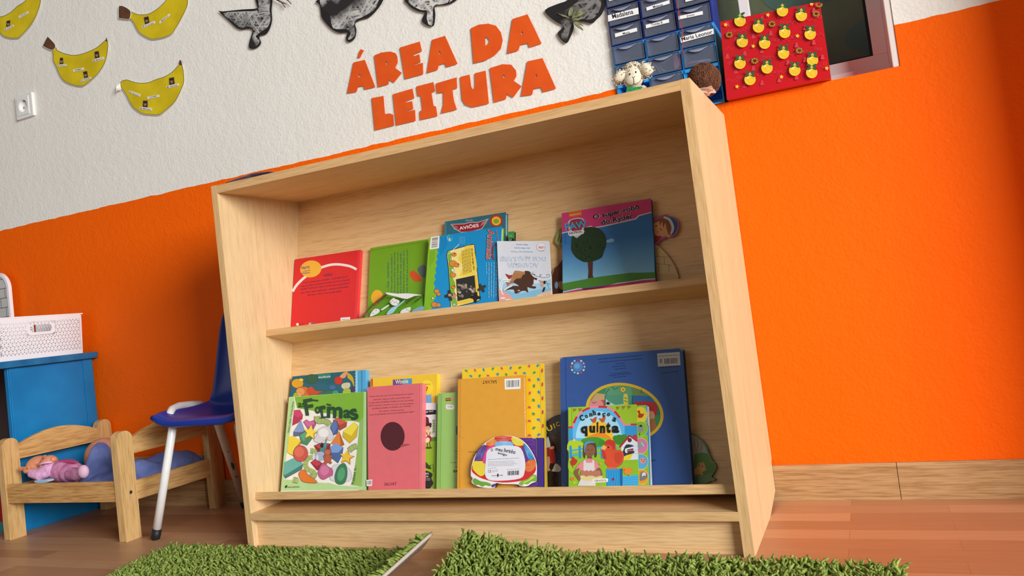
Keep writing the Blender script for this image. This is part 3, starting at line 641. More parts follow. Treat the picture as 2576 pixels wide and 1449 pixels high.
# ================================================================ BOOKS
PAGE = noisy('page_block', (225, 220, 208), (244, 240, 230), (400, 400, 12), .7)
def uvn(P): return P.x, P.dot(VV)
class Book:
    def __init__(s, label, crop, quad, t0, th, front, spine=None, side='r', low=True, back=None, group=None, hinge=.0055, pages=None, edge=None, name='picture_book', cat='book', board=.0016, rough=.32, cutbottom=True):
        s.n = NB + t0 + th; vb = VLW if low else VM; s.label = label; s.crop = crop
        P = [onpl(*crop(x, y), NV, s.n) for x, y in quad]; uv = [uvn(p) for p in P]
        tl, tr, br, bl = uv; tl = (max(tl[0], XLI + .0006), tl[1])
        if cutbottom:
            def ext(a, b):
                t = (vb - a[1]) / (b[1] - a[1]); return (max(a[0] + (b[0] - a[0]) * t, XLI + .0006), vb)
            bl = ext(tl, bl); br = ext(tr, br)
        s.q = [tl, tr, br, bl]; s.t0, s.th = t0, th
        Bs = nv((bl[0] + br[0]) / 2, NB + t0 + th / 2, vb)
        s.g = thing(name, label, cat, Bs, group or ('books on the lower shelf' if low else 'books on the upper shelf'))
        s.mb = MB(); s.tb = MB()
        fm = mc(front, rough, kind='cover'); sm = mc(spine or front, rough, kind='cover'); bm = mc(back or spine or front, rough, kind='cover')
        n1 = s.n; n0 = NB + t0
        def ins(l=0, r=0, t=0, b=0):
            def mixp(a, c, k): return (a[0] + (c[0] - a[0]) * k, a[1] + (c[1] - a[1]) * k)
            W = math.dist(tl, tr); H = math.dist(tl, bl)
            TL, TR, BR, BL = s.q
            f = lambda u, v: mixp(mixp(TL, TR, u), mixp(BL, BR, u), v)
            return [f(l / W, t / H), f(1 - r / W, t / H), f(1 - r / W, 1 - b / H), f(l / W, 1 - b / H)]
        s.ins = ins
        def slab(mb, q, na, nb_, m): mb.hexa([nv(x, na, v) for x, v in q], [nv(x, nb_, v) for x, v in q], m)
        if hinge and side in 'lr':
            hg = hinge
            if side == 'l': a, h, c = dict(r=math.dist(tl, tr) - hg), dict(l=hg, r=math.dist(tl, tr) - hg - .0016), dict(l=hg + .0016)
            else: a, h, c = dict(l=math.dist(tl, tr) - hg), dict(r=hg, l=math.dist(tl, tr) - hg - .0016), dict(r=hg + .0016)
            slab(s.mb, ins(**c), n1 - board, n1, fm); slab(s.mb, ins(**h), n1 - board, n1 - .0008, sm); slab(s.mb, ins(**a), n1 - board, n1, sm)
        else: slab(s.mb, ins(), n1 - board, n1, fm)
        slab(s.mb, ins(), n0, n0 + board, bm)
        if side == 'l': slab(s.mb, ins(r=math.dist(tl, tr) - .0014), n0 + board, n1 - board, sm)
        if side == 'r': slab(s.mb, ins(l=math.dist(tl, tr) - .0014), n0 + board, n1 - board, sm)
        pg = MB(); e = .0028
        slab(pg, ins(l=.0015 if side == 'l' else e, r=.0015 if side == 'r' else e, t=e, b=e), n0 + board, n1 - board, pages or PAGE)
        s.pg = pg
        s.F = Face(crop, NV, s.n, s.mb); s.T = s.F; s.Ti = Face(crop, NV, s.n, s.tb, 1, s.F.cnt)
        xs = [a[0] for a in quad]; ys = [a[1] for a in quad]
    def clipface(s, x0, y0, x1, y1): s.F.clip = (x0, y0, x1, y1)
    def done(s, tname='title'):
        s.mb.build('cover', s.g); s.pg.build('pages', s.g)
        if s.tb.v: s.tb.build(tname, s.g)
        return s.g
class Shaped:
    """board book cut to an outline"""
    def __init__(s, label, crop, outline, t0, th, front, edge, low=True, name='board_book', k=3, sm=True):
        s.n = NB + t0 + th; vb = VLW if low else VM
        o = smooth(outline, k) if sm else outline
        uv = [uvn(onpl(*crop(x, y), NV, s.n)) for x, y in o]; uv = [(a, max(b, vb)) for a, b in uv]
        lo = min(b for a, b in uv)
        uv = [(a, b - (lo - vb)) if b - lo < .004 else (a, b) for a, b in uv]
        c = sum(a for a, b in uv) / len(uv)
        s.g = thing(name, label, 'book', nv(c, NB + t0 + th / 2, vb), 'books on the lower shelf' if low else 'books on the upper shelf')
        s.mb = MB(); s.tb = MB()
        s.mb.prism([nv(a, s.n, b) for a, b in uv], -NV * .0022, mc(front, .35, kind='cover'), mc(edge, .5, kind='cover'))
        s.pg = MB(); cx = c; cv = sum(b for a, b in uv) / len(uv)
        s.pg.prism([nv(cx + (a - cx) * .985, s.n - .0022, cv + (b - cv) * .985) for a, b in uv], -NV * (th - .0022), mc(edge, .6, kind='page'))
        s.F = Face(crop, NV, s.n, s.mb); s.T = s.F; s.Ti = Face(crop, NV, s.n, s.tb, 1, s.F.cnt)
    def done(s, tname='title'):
        s.mb.build('cover', s.g); s.pg.build('pages', s.g)
        if s.tb.v: s.tb.build(tname, s.g)
        return s.g

# ---- red book, upper shelf far left
b = Book('red hardback leftmost on the upper shelf, yellow oval and white arc on it', b1, [(121, 405), (1040, 268), (985, 1245), (52, 1345)], 0, .011, 'd8262c', 'e0343a', 'r', low=False, hinge=.0075)
F = b.F
F.area(stroke(smooth([(90, 855), (150, 760), (260, 655), (400, 560), (560, 495), (700, 473), (850, 490), (930, 515), (985, 545)], 4, False), 34), 'ece6e2')
F.area(ell(345, 538, 150, 118, -10), 'edb63c'); F.area(ell(395, 520, 0.1, 0.1), 'edb63c')
b.T.text('Harry', (222, 562), (334, 540), 60, '2c3d86', .03); b.T.text('e o Bando de', (232, 582), (335, 566), 22, '2c3d86', .02); b.T.text('Dinossauros', (218, 612), (336, 598), 26, '2c3d86', .03)
b.T.text('HURRA!', (530, 650), (650, 632), 40, '5a2a58', .03)
for i, (x0, x1, y0, y1, t) in enumerate([(236, 868, 752, 660, 'E Harry pertencente ao bando... e uma quinta de rio'), (205, 892, 800, 704, 'mega fixe. Mas, os dinossauros sabem que ele e um bocado'), (200, 896, 840, 752, 'mandão! Tentam por ordem no bando para se aproximarem'), (205, 880, 892, 802, 'será o Harry quem manda aqui... e passarem na brincadeira'), (300, 772, 922, 868, 'Será que o Harry é um mandão afinal?')]):
    b.T.text(t, (x0, y0), (x1, y1), 30, '6a2450', .02)
F.area([(762, 1222), (896, 1212), (894, 1256), (760, 1266)], 'ecebe6'); b.T.text('Harry', (780, 1262), (880, 1252), 20, '222222')
F.area(ell(158, 1315, 19), 'f1ecea'); F.words((180, 1318), (250, 1310), 10, '5a1418', 3)
F.area(ell(340, 1306, 28, 16, -10), 'e8b070'); F.area(ell(362, 1302, 18, 12), '4a6fae')
b.done()
# spine print
# ---- green book
b = Book('grass green hardback with turned text, right beside the red hardback on the upper shelf', b1, [(1178, 245), (1992, 118), (1960, 1115), (1140, 1190)], 0, .010, '6fa21e', '659818', 't', low=False)
F = b.F; F.line([(1182, 278), (1985, 152)], 5, '4f7d10')
lines = ['— Aaaa... Aaaatchiiim!', 'O Harry apanha uma constipação, e', 'a mãe acha que é melhor não o deixar brincar', 'Harry decide ir brincar com os', 'para a Dinolândia, mas quando', 'dinossauros ficam constipados, só a', 'minha da Rita é que os pode curar!']
for i, (x, yb, yt) in enumerate([(1440, 860, 445), (1494, 870, 330), (1536, 900, 300), (1580, 900, 308), (1622, 900, 312), (1664, 900, 286), (1712, 900, 262)]):
    b.T.text(lines[i], (x, yb), (x, yt), 30, '2f5b5c', .02)
F.area(ell(1272, 935, 82, 105, 10), 'e9ad2c'); F.area(smooth([(1730, 610), (1775, 560), (1840, 600), (1900, 680), (1870, 715), (1790, 705)]), 'c8501e')
F.area(smooth([(1840, 540), (1920, 480), (1965, 520), (1958, 640), (1900, 650)]), '5b6a6c')
b.done()
# ---- teal flight book behind
b = Book('teal hardback reading AVIÕES in a red winged badge, standing behind the blue animals book', b2, [(305, 195), (1098, 70), (1095, 600), (290, 700)], 0, .013, '2f7185', '3b8398', 'l', low=False)
F = b.F
F.area([(380, 226), (560, 218), (640, 196), (730, 200), (878, 152), (840, 216), (790, 290), (640, 330), (520, 340), (430, 290)], 'b8c0c2')
F.area([(392, 234), (560, 228), (640, 206), (730, 210), (862, 164), (830, 216), (780, 284), (640, 322), (520, 328), (440, 284)], 'a01c30')
for k in range(3): F.line([(384 + k * 20, 238 + k * 26), (470 + k * 10, 262 + k * 22)], 4, 'd8d0d0'); F.line([(872 - k * 18, 158 + k * 26), (790 - k * 12, 208 + k * 20)], 4, 'd8d0d0')
b.Ti.text('AVIÕES', (496, 304), (750, 262), 52, 'eeeeea', .045); b.T.text('Disney', (582, 196), (672, 184), 26, 'b9cdd3', .01)
F.area(ell(975, 182, 82, 78), 'c8281e'); F.area(ell(975, 185, 60, 58), 'e8c830'); F.area(ell(975, 190, 36, 30), '92a83a')
b.done()
# ---- narrow green and black spine
b = Book('thin green and black book peeping out behind the white mammoth book', b2, [(1130, 325), (1208, 320), (1206, 500), (1128, 520)], .0134, .009, '3f9444', '1a1c1c', 'n', low=False, hinge=0)
b.F.area([(1131, 421), (1205, 408), (1204, 500), (1130, 510)], '16181a'); b.T.text('doce', (1140, 442), (1180, 436), 18, 'dddddd'); b.T.text('Tom', (1142, 392), (1184, 386), 26, '9fcf8c')
b.done()
# ---- blue animals book
b = Book('bright blue and green board book with turned title Animais and a puzzle card', b2, [(100, 402), (1046, 255), (1000, 1250), (30, 1356)], .0145, .014, '1190cf', '7fb927', 'n', low=False, hinge=0, board=.002)
F = b.F
F.area([(100, 402), (238, 381)] + [(236, 470), (205, 560), (222, 600), (196, 640), (214, 690), (186, 720), (204, 770), (180, 810), (192, 860), (170, 900), (186, 950), (158, 990), (180, 1050), (160, 1090), (196, 1140), (180, 1200), (150, 1240), (160, 1300), (110, 1345), (30, 1356)], '7fb927')
F.barcode([(122, 396), (236, 378), (228, 540), (108, 556)], seed=5, horiz=True)
for k in range(5): F.words((110 + k * 14, 780 - k * 20), (116 + k * 14, 575), 6, '4b7a18', k)
for k in range(5): F.words((250 + k * 18, 640 - k * 30), (262 + k * 18, 385 + (k % 3) * 12), 6, '0b5f92', k + 9)
F.area(ell(368, 408, 38, 44), '4fb8e8'); F.area(ell(374, 402, 26, 32), '1190cf'); F.area(ell(368, 425, 10, 26), 'd9d98a')
for k in range(4): F.words((540 + k * 10 - k * 0, 500 - k * 24) if 0 else (500 + k * 20, 480), (506 + k * 20, 380 + k * 4), 6, '9ad4ee', k + 20)
# card
card = smooth([(340, 600), (420, 560), (660, 498), (688, 520), (700, 640), (730, 900), (756, 1180), (740, 1220), (560, 1270), (400, 1305), (385, 1290), (376, 1100), (356, 800)], 3)
F.area(inset(card, -9), '1c2a24'); F.area(card, 'f0e08a')
F.area(smooth([(560, 520), (660, 500), (684, 540), (716, 850), (520, 905), (510, 860), (545, 780), (480, 690), (500, 620), (560, 570)]), 'edd14e')
F.area(smooth([(345, 605), (385, 590), (395, 700), (420, 800), (400, 900), (440, 1000), (430, 1100), (455, 1200), (470, 1275), (405, 1298), (380, 1150), (362, 850)]), '7db33a')
F.area([(720, 880), (752, 1190), (735, 1212), (560, 1262), (470, 1270), (460, 1240), (700, 1180), (690, 880)], 'efc53a')
F.area([(450, 945), (692, 892), (716, 1170), (470, 1232)], '2a2c26')
rr = random.Random(4)
for _ in range(26):
    x, y = rr.uniform(470, 690), rr.uniform(1010, 1170); F.area(ell(x, y, rr.uniform(14, 26), rr.uniform(10, 20), rr.uniform(0, 90), 9), rr.choice(['8a7a70', 'a8968c', '6b5f58', 'b7aaa0', '4c5048']))
F.line([(492, 488), (352, 618)], 6, 'eef3f5')
for cx, cy, r_ in ((425, 622, 34), (412, 740, 52), (460, 760, 36), (412, 890, 40), (418, 1045, 30), (200, 1100, 36), (225, 1140, 28), (170, 1275, 44), (222, 1280, 34)):
    F.outlined(ell(cx, cy, r_, r_ * .82, n=16), 'd98a3c', '4a2410', 5)
for cx, cy, r_ in ((408, 826, 22), (148, 1192, 16), (378, 680, 12)): F.outlined(ell(cx, cy, r_, n=14), 'e6e2dc', '2a2a2a', 5)
for cx, cy in ((480, 745), (432, 612), (428, 1034)): F.area(ell(cx, cy, 8, 8, n=8), '4a1c10')
jig = lambda cx, cy, r_, a=0: [(cx + r_ * (1 + .28 * (1 if (i // 3) % 2 else -1)) * cos(radians(i * 15 + a)), cy + r_ * (1 + .28 * (1 if (i // 3) % 2 else -1)) * sin(radians(i * 15 + a))) for i in range(24)]
F.area(jig(785, 1058, 48), '353634'); F.area(jig(372, 1155, 56, 20), '2e3230'); F.area(ell(372, 1150, 24, 18), 'b59a78'); F.area(jig(705, 1180, 54, 35), '1e1f1c'); F.area(jig(428, 1165, 30, 10), 'c98f7a')
F.outlined(star(428, 1275, 34, n=7), '9ed3e0', '23502a', 4); F.area(ell(428, 1275, 10), 'e8d04a')
b.T.text('O meu amigo cão', (640, 546), (672, 822), 28, '5a3a14', .01)
for k in range(6): F.words((628 - k * 20, 540 + k * 6), (648 - k * 20, 850 + k * 6), 9, '8a7a30', k + 31)
b.Ti.text('Animais', (858, 290), (834, 690), -1, '2a1414', .09, tl=(958, 290)); b.Ti.text('Animais', (864, 294), (840, 686), -1, 'f4e6e4', .06, tl=(952, 294)); b.Ti.text('Animais', (868, 297), (844, 682), -1, 'b3202a', .02, tl=(948, 297))
b.T.text('Aprende', (962, 302), (980, 440), -1, 'b07a84', .03, tl=(996, 302)); F.area(stroke([(972, 470), (935, 520), (925, 640), (945, 690)], 22), '7a4a48')
for k in range(5): F.words((978 - k * 34, 715 + k * 4), (966 - k * 30, 1178 - (k == 4) * 300 + (k % 2) * 10), 13, 'a6d6ec', k + 50)
b.done()
# page edge of the board book at its right
# ---- mammoth book
b = Book('white paperback standing upside down with a brown mammoth, right of the blue animals book', b2, [(985, 448), (1656, 446), (1694, 1148), (1012, 1238)], .0290, .006, 'dfe6f0', 'dfe6f0', 'n', low=False, hinge=0, board=.0004)
F = b.F; F.clip = (986, 449, 1690, 1236)
F.area([(1005, 940), (1100, 960), (1300, 985), (1500, 1000), (1688, 940), (1694, 1148), (1012, 1238)], 'a9d4ec')
F.area([(1005, 1040), (1080, 1080), (1180, 1110), (1300, 1130), (1500, 1080), (1690, 1060), (1694, 1148), (1012, 1238)], '86c4e4')
F.area([(1004, 1060), (1090, 1110), (1150, 1150), (1200, 1195), (1180, 1215), (1012, 1238)], 'e9a7a0'); F.area([(1500, 1150), (1560, 1125), (1692, 1085), (1694, 1148), (1500, 1175)], 'e8c3a0')
for cx, cy, rx in ((1062, 1188, 34), (1135, 1212, 42)): F.area(ell(cx, cy, rx, 10), 'f4efee')
BR_ = '4f3024'
F.area(smooth([(1205, 850), (1225, 832), (1290, 838), (1350, 860), (1330, 960), (1280, 1000), (1190, 970), (1165, 940)]), 'b8865a')
F.area(smooth([(1100, 980), (1180, 960), (1250, 980), (1260, 1000), (1170, 1000), (1120, 1040), (1112, 1010)]), 'a8765a')
F.area(smooth([(1240, 935), (1290, 930), (1320, 890), (1350, 875), (1345, 838), (1400, 840), (1430, 880), (1468, 920), (1505, 930), (1498, 958), (1465, 945), (1460, 1000), (1440, 1030), (1492, 1040), (1480, 1066), (1420, 1060), (1380, 1050), (1392, 1118), (1350, 1095), (1300, 1100), (1270, 1120), (1220, 1130), (1200, 1080), (1130, 1082), (1078, 1096), (1110, 1060), (1200, 1030), (1270, 1032), (1225, 1000), (1200, 975)], 3), BR_)
F.area(smooth([(1092, 874), (1150, 892), (1186, 888), (1160, 935), (1135, 938)]), '9a3a30')
for k in range(6): F.line([(1215 + k * 22, 860), (1190 + k * 22, 945)], 4, '8a5a34')
for p in ([(1140, 948), (1070, 950), (1030, 990), (1022, 1060), (1044, 1090)], [(1150, 980), (1090, 975), (1050, 1010), (1046, 1110), (1070, 1145)], [(1180, 1030), (1120, 1060), (1080, 1090)]): F.line(smooth(p, 4, False), 14, 'f2f2ee')
for cx in (1260, 1276): F.area(ell(cx, 1090, 7, 7, n=8), 'f2f2ee'); F.area(ell(cx, 1091, 3, 3, n=6), '111111')
F.area(ell(1272, 1112, 14, 8), 'b05050')
F.line(smooth([(1400, 840), (1470, 890), (1480, 850), (1450, 855), (1470, 890), (1540, 915), (1560, 880), (1540, 890), (1560, 920), (1640, 920), (1672, 905), (1660, 880), (1630, 885), (1640, 905)], 4, False), 4, '444455')
F.area(smooth([(1525, 955), (1570, 965), (1610, 970), (1600, 1000), (1560, 990)]), 'c89a88'); F.area(ell(1575, 1020, 24, 26), 'd7a894'); F.area(ell(1604, 985, 16, 22), '1e1a1a'); F.area([(1590, 1050), (1618, 1045), (1600, 1100), (1580, 1115), (1572, 1105)], '2a2630')
F.line([(1620, 960), (1660, 1055)], 5, '3b8a8a'); F.line([(1640, 1000), (1680, 1010)], 4, '2a5a5a')
F.area([(1532, 1152), (1636, 1146), (1630, 1160), (1535, 1176)], 'f4f4f4'); F.words((1548, 1166), (1622, 1156), 9, '22306a', 4, .8)
def updown(T, t, xr, xl, y0, y1, h, c, bo=.02): T.text(t, (xr, y0), (xl, y1), h, c, bo)
for o_, cc, bo in ((0, '6a8cc0', .05), (0, 'e3edf8', .015)):
    updown(b.Ti, 'DOS MAMUTES', 1628, 1024, 645, 645, 66, cc, bo); updown(b.Ti, 'ACADEMIA', 1535, 1118, 728, 728, 66, cc, bo)
updown(b.T, 'Aventura em Terra', 1455, 1172, 580, 576, 20, '8fb8dc', .01); updown(b.T, 'dos Mamutes', 1418, 1212, 532, 528, 20, '8fb8dc', .01); updown(b.T, 'Neal Layton', 1386, 1236, 482, 482, 22, '8494a8', .01)
F.area(ell(1560, 524, 60, 58), 'c9cdd6'); F.area(ell(1560, 524, 54, 52), 'eceef4'); updown(b.T, 'LER', 1602, 1522, 520, 516, 26, 'c04030', .04); updown(b.T, 'Apoio', 1600, 1540, 566, 566, 12, '333333', .02)
b.done()

# ---- building shaped board book behind the pink one
s_ = Shaped('dome shaped board book with brick print, mostly hidden behind the pink topped book', b3, [(95, 1350), (95, 1100), (130, 1010), (200, 930), (300, 800), (420, 700), (650, 620), (1000, 580), (1300, 620), (1440, 690), (1560, 790), (1660, 920), (1720, 1040), (1748, 1150), (1740, 1155), (1446, 1190), (800, 1260)], 0, .007, 'd8bd84', '3a2c1c', low=False, k=2)
F = s_.F
F.area([(97, 1348), (97, 1100), (130, 1012), (200, 935), (300, 810), (300, 1320)], '54291b')
for k in range(14): F.line([(100 + k * 12, 1100 + 20 * (k < 3)), (100 + k * 12, 1340)], 2, '3f1d12')
F.area(ell(155, 1228, 24, 46), '7c8fae'); F.area(smooth([(185, 1190), (230, 1180), (235, 1280), (195, 1270)]), 'b88a54')
BRK = 'a48a58'
for p in ([(1425, 745), (1490, 750)], [(1425, 850), (1560, 862), (1610, 862)], [(1430, 945), (1560, 958), (1662, 972)], [(1462, 752), (1466, 850)], [(1556, 862), (1560, 958)], [(1484, 958), (1486, 1050)], [(1616, 966), (1618, 1062)], [(1500, 800), (1500, 802)]): F.line(p, 6, BRK)
F.area([(1450, 1075), (1690, 1080), (1735, 1148), (1452, 1185)], 'cdac78')
s_.done()
gb = s_.g
mb = MB(); F = Face(b3, NV, NB + .0085, mb)
o_ = smooth([(1400, 420), (1440, 340), (1520, 325), (1570, 306), (1630, 330), (1690, 345), (1740, 400), (1752, 470), (1720, 560), (1660, 605), (1600, 590), (1560, 630), (1510, 640), (1478, 690), (1440, 690), (1400, 600)], 3)
mb.prism([F.p(x, y) for x, y in o_], -NV * .002, mc('a85a88', .4), mc('8a4a70'))
F.area(smooth([(1560, 340), (1650, 350), (1720, 400), (1728, 480), (1690, 560), (1650, 560)]), '2a5a92'); F.area(stroke(smooth([(1550, 345), (1620, 370), (1660, 440), (1668, 500), (1640, 560)], 4, False), 34), 'c8cdd2')
F.area(ell(1510, 500, 118, 96, 20), 'd9a06a'); F.area(smooth([(1430, 420), (1470, 365), (1560, 360), (1630, 420), (1650, 500), (1620, 570), (1590, 500), (1570, 420), (1545, 480), (1530, 400), (1500, 450), (1490, 395)]), '8a5220')
F.area(ell(1453, 457, 9), '2a1a10'); F.area(ell(1513, 502, 9), '2a1a10'); F.area(ell(1474, 536, 16, 12), 'c87c50'); F.area(ell(1610, 590, 26, 20), 'd9a06a'); F.area(smooth([(1405, 560), (1440, 590), (1520, 590), (1470, 660), (1420, 650)]), 'a8241c')
mb.build('cut_out_head', gb)
mb = MB(); F = Face(b3, NV, NB + .0085, mb)
mb.prism([F.p(x, y) for x, y in smooth([(196, 492), (170, 540), (135, 640), (160, 690), (215, 740), (300, 760), (300, 480)], 2)], -NV * .002, mc('7f9a4c', .4), mc('5a7034'))
F.area(smooth([(218, 560), (180, 600), (165, 660), (200, 672), (240, 660)]), '7a5226'); F.line([(185, 680), (215, 560)], 8, 'b9c88a')
mb.build('cut_out_hat', gb)

# ---- pink topped book
b = Book('picture book with pink top band and tree print, biggest on the upper shelf', b3, [(222, 292), (1384, 98), (1444, 1185), (238, 1330)], .0085, .011, '2f6fae', '2f6fae', 'l', low=False, hinge=.0062)
F = b.F; F.clip = None
F.area([(222, 292), (1384, 98), (1392, 285), (1230, 330), (1190, 372), (760, 470), (640, 486), (600, 466), (540, 488), (225, 556)], 'ccd8e4')
F.area([(222, 292), (1384, 98), (1391, 274), (1220, 318), (1180, 360), (750, 458), (640, 474), (600, 454), (530, 476), (225, 546)], 'c93a74')
F.area([(315, 276), (485, 248), (484, 320), (314, 350)], 'd8661c'); b.T.text('nickelodeon', (328, 326), (474, 300), 16, 'f1ddd0', .02)
for i in range(16):
    c_ = '%02x%02x%02x' % (50 + i * 5, 114 + i * 5, 178 + i * 3); y = 700 + i * 30; F.area([(234, y), (1418, y - 140), (1440, 1100), (236, 1245)], c_)
F.area(ell(845, 655, 60, 18, -6), '86b4d4'); F.area(ell(870, 640, 34, 18), '86b4d4')
F.area([(236, 1205), (700, 1120), (1100, 1068), (1440, 1060), (1444, 1150), (1300, 1165), (900, 1215), (520, 1262), (238, 1296)], '4d8a2c')
F.area([(560, 920), (630, 905), (625, 1100), (640, 1130), (562, 1142), (570, 1050)], '54301a')
F.area(smooth([(345, 700), (370, 560), (470, 490), (620, 470), (720, 500), (790, 580), (805, 690), (770, 800), (740, 870), (640, 915), (540, 930), (470, 910), (400, 860), (350, 780)]), '1d3a1c')
rr = random.Random(9)
for _ in range(60):
    x, y = rr.uniform(380, 770), rr.uniform(520, 890)
    if math.hypot(x - 578, (y - 700) * .95) < 205: F.area(ell(x, y, 12, 7, rr.uniform(-60, 60), 7), '264a22', lift=.00006 + F.cnt[0])
F.up()
F.area([(238, 1312), (420, 1272), (480, 1268), (540, 1290), (700, 1268), (940, 1200), (1150, 1172), (1300, 1148), (1443, 1140), (1444, 1185), (238, 1330)], 'd8dfe6')
F.area([(238, 1322), (430, 1284), (480, 1280), (540, 1302), (710, 1278), (940, 1212), (1150, 1184), (1300, 1160), (1443, 1152), (1444, 1185), (238, 1330)], 'c93a74')
# shield logo
F.area(smooth([(312, 390), (420, 350), (500, 362), (520, 420), (500, 540), (440, 600), (410, 612), (350, 560), (310, 480)]), 'b9bcc6'); F.area(smooth([(330, 400), (420, 366), (490, 376), (505, 430), (470, 520), (410, 560), (350, 510)]), 'a02430')
F.area([(304, 538), (330, 530), (500, 505), (520, 525), (505, 560), (400, 585), (325, 590), (308, 570)], 'd8dade')
for cc, bo in (('1f3550', .10), ('4a9cc8', .05)): b.T.text('PAW', (276, 522), (556, 470), 96, cc, bo)
b.T.text('PATROL', (326, 574), (492, 540), 32, '22202c', .04)
for cc, bo in (('e8dce8', .15), ('2a123c', .07)):
    b.Ti.text('O super-robô', (640, 388), (1240, 252), 74, cc, bo); b.Ti.text('do Ryder', (748, 462), (1160, 368), 78, cc, bo)
b.done()

# ---- crumpled open booklet leaning low
g = thing('open_booklet', 'open crumpled picture booklet with green pages in front of the grass green hardback', 'booklet', nv(-.80, NB + .05, VM), 'books on the upper shelf')
def bk(x, y, n): return onpl(*b1(x, y), NV, NB + n)
mb = MB()
mb.prism([bk(1010, 1240, .03), bk(1180, 1100, .02), bk(1405, 868, .02), bk(1400, 885, .022), bk(1200, 1120, .024), bk(1030, 1238, .034)], NV * .002, mc('c0506a', .4)); mb.build('cover', g)
GR = mc('5f9a28', .35, kind='page')
grid = [[(1030, 1240), (1120, 1130), (1250, 1000), (1405, 870)], [(1220, 1225), (1300, 1150), (1440, 1040), (1620, 900)], [(1400, 1200), (1480, 1130), (1600, 1020), (1680, 960)], [(1540, 1180), (1640, 1100), (1760, 990), (1900, 905)], [(1760, 1160), (1830, 1100), (1890, 1000), (1945, 905)], [(1935, 1140), (1938, 1080), (1942, 990), (1950, 900)]]
depth = [[.046, .040, .034, .024], [.05, .046, .040, .028], [.05, .040, .034, .026], [.052, .046, .040, .028], [.05, .046, .036, .026], [.046, .040, .034, .024]]
vs = [bk(x, y - 0, d * .62) for r_, dr in zip(grid, depth) for (x, y), d in zip(r_, dr)]
mb = MB(); mb.add(vs, [(i * 4 + j, i * 4 + j + 1, i * 4 + j + 5, i * 4 + j + 4) for i in range(5) for j in range(3)], GR)
o = mb.build('page', g, True); o.modifiers.new('sub', 'SUBSURF').render_levels = 2; so = o.modifiers.new('s', 'SOLIDIFY'); so.thickness = .0008
mb = MB(); F = Face(b1, NV, NB + .0352, mb)
for pl_, c_ in (([(1450, 1000), (1500, 945), (1530, 960), (1590, 985), (1560, 1045), (1500, 1050)], 'e4e6e2'), ([(1330, 1105), (1430, 1040), (1440, 1055), (1350, 1118)], 'dfe2dc'),
    ([(1170, 1205), (1200, 1140), (1250, 1095), (1310, 1110), (1300, 1150), (1230, 1190)], 'e2e6ea'), ([(1400, 1175), (1480, 1080), (1560, 1050), (1660, 970), (1650, 1000), (1560, 1075), (1490, 1160)], '9ccce4'),
    ([(1600, 1165), (1620, 1115), (1700, 1080), (1745, 1075), (1740, 1120), (1700, 1160)], 'dfe2de'), ([(1760, 1130), (1840, 1080), (1925, 1060), (1920, 1115), (1800, 1142)], '7fa4c0'), ([(1405, 868), (1560, 885), (1700, 880), (1910, 905), (1800, 915), (1690, 960), (1560, 930), (1420, 895)], 'e6e6ea')):
    F.area(smooth(pl_, 2), c_)
for x, y in ((1490, 985), (1515, 1010), (1540, 1000), (1560, 1020), (1470, 1005), (1260, 1120), (1220, 1160), (1690, 1110), (1720, 1125)): F.area(ell(x, y, 6, 6, n=7), '26262a')
F.text('PARTIR', (1290, 1025), (1420, 905), 30, '1f3a18', .02); F.text('ades,', (1812, 1015), (1920, 940), 40, '22341a', .04); F.text('patos...', (1690, 1030), (1860, 920), 34, '22341a', .04)
mb.build('page_print', g)

# ---------------------------------------------------------------- lower shelf
# ---- sea picture book behind
b = Book('blue edged hardback with an underwater picture, standing behind the green shapes book', b4, [(182, 190), (925, 122), (925, 700), (150, 760)], 0, .014, '2a7f9e', '52a8d8', 'r', hinge=.009)
F = b.F; F.clip = (150, 120, 838, 420)
F.area([(182, 190), (838, 128), (838, 420), (150, 420)], '23637a')
F.area(smooth([(190, 200), (420, 168), (640, 150), (700, 190), (560, 270), (430, 240), (380, 270), (300, 250)]), '1c5f6e')
for pl_, c_ in ((ell(380, 215, 60, 50), '2f5e46'), (ell(235, 260, 60, 48), 'd8a228'), (ell(270, 225, 26, 18), 'e8c440'), (ell(300, 340, 80, 48, 10), 'd0702c'), (ell(265, 345, 46, 42), 'dd9a58'), (ell(240, 375, 40, 26), 'e8a868'), (smooth([(330, 320), (380, 290), (420, 330), (500, 340), (440, 375), (360, 380)]), 'c2502c'),
               (ell(650, 230, 44, 42), 'c83822'), (smooth([(660, 190), (700, 150), (745, 140), (720, 200), (690, 210)]), 'd8a070'), (smooth([(745, 150), (800, 200), (810, 300), (780, 240), (740, 200)]), 'c8a82e'), (smooth([(690, 260), (760, 250), (770, 290), (730, 330), (680, 300)]), 'cfc8a8'), (ell(590, 300, 36, 26), '3a6f9a'),
               (ell(740, 350, 50, 40), 'a4c23a'), (smooth([(430, 390), (470, 350), (560, 330), (640, 340), (660, 390), (540, 420)]), '2f6f5a'), (ell(620, 355, 34, 28), '3f9a78'), (ell(800, 330, 28, 40), '4a3a6a'), (smooth([(190, 380), (215, 350), (250, 400), (200, 410)]), '9ab82c')):
    F.outlined(pl_, c_, '2a2a2a', 3)
F.clip = None
F.area(stroke([(838 - 8 * (i % 2 == 0), 130 + i * 15) for i in range(16)], 26), '9ad0e8'); F.area([(842, 130), (880, 126), (884, 420), (846, 420)], '52a8d8')
F.area([(440, 170), (570, 158), (570, 208), (442, 216)], '2f7f74'); b.T.text('europrice', (568, 176), (446, 186), 26, 'd8e4da', .02)
b.done()
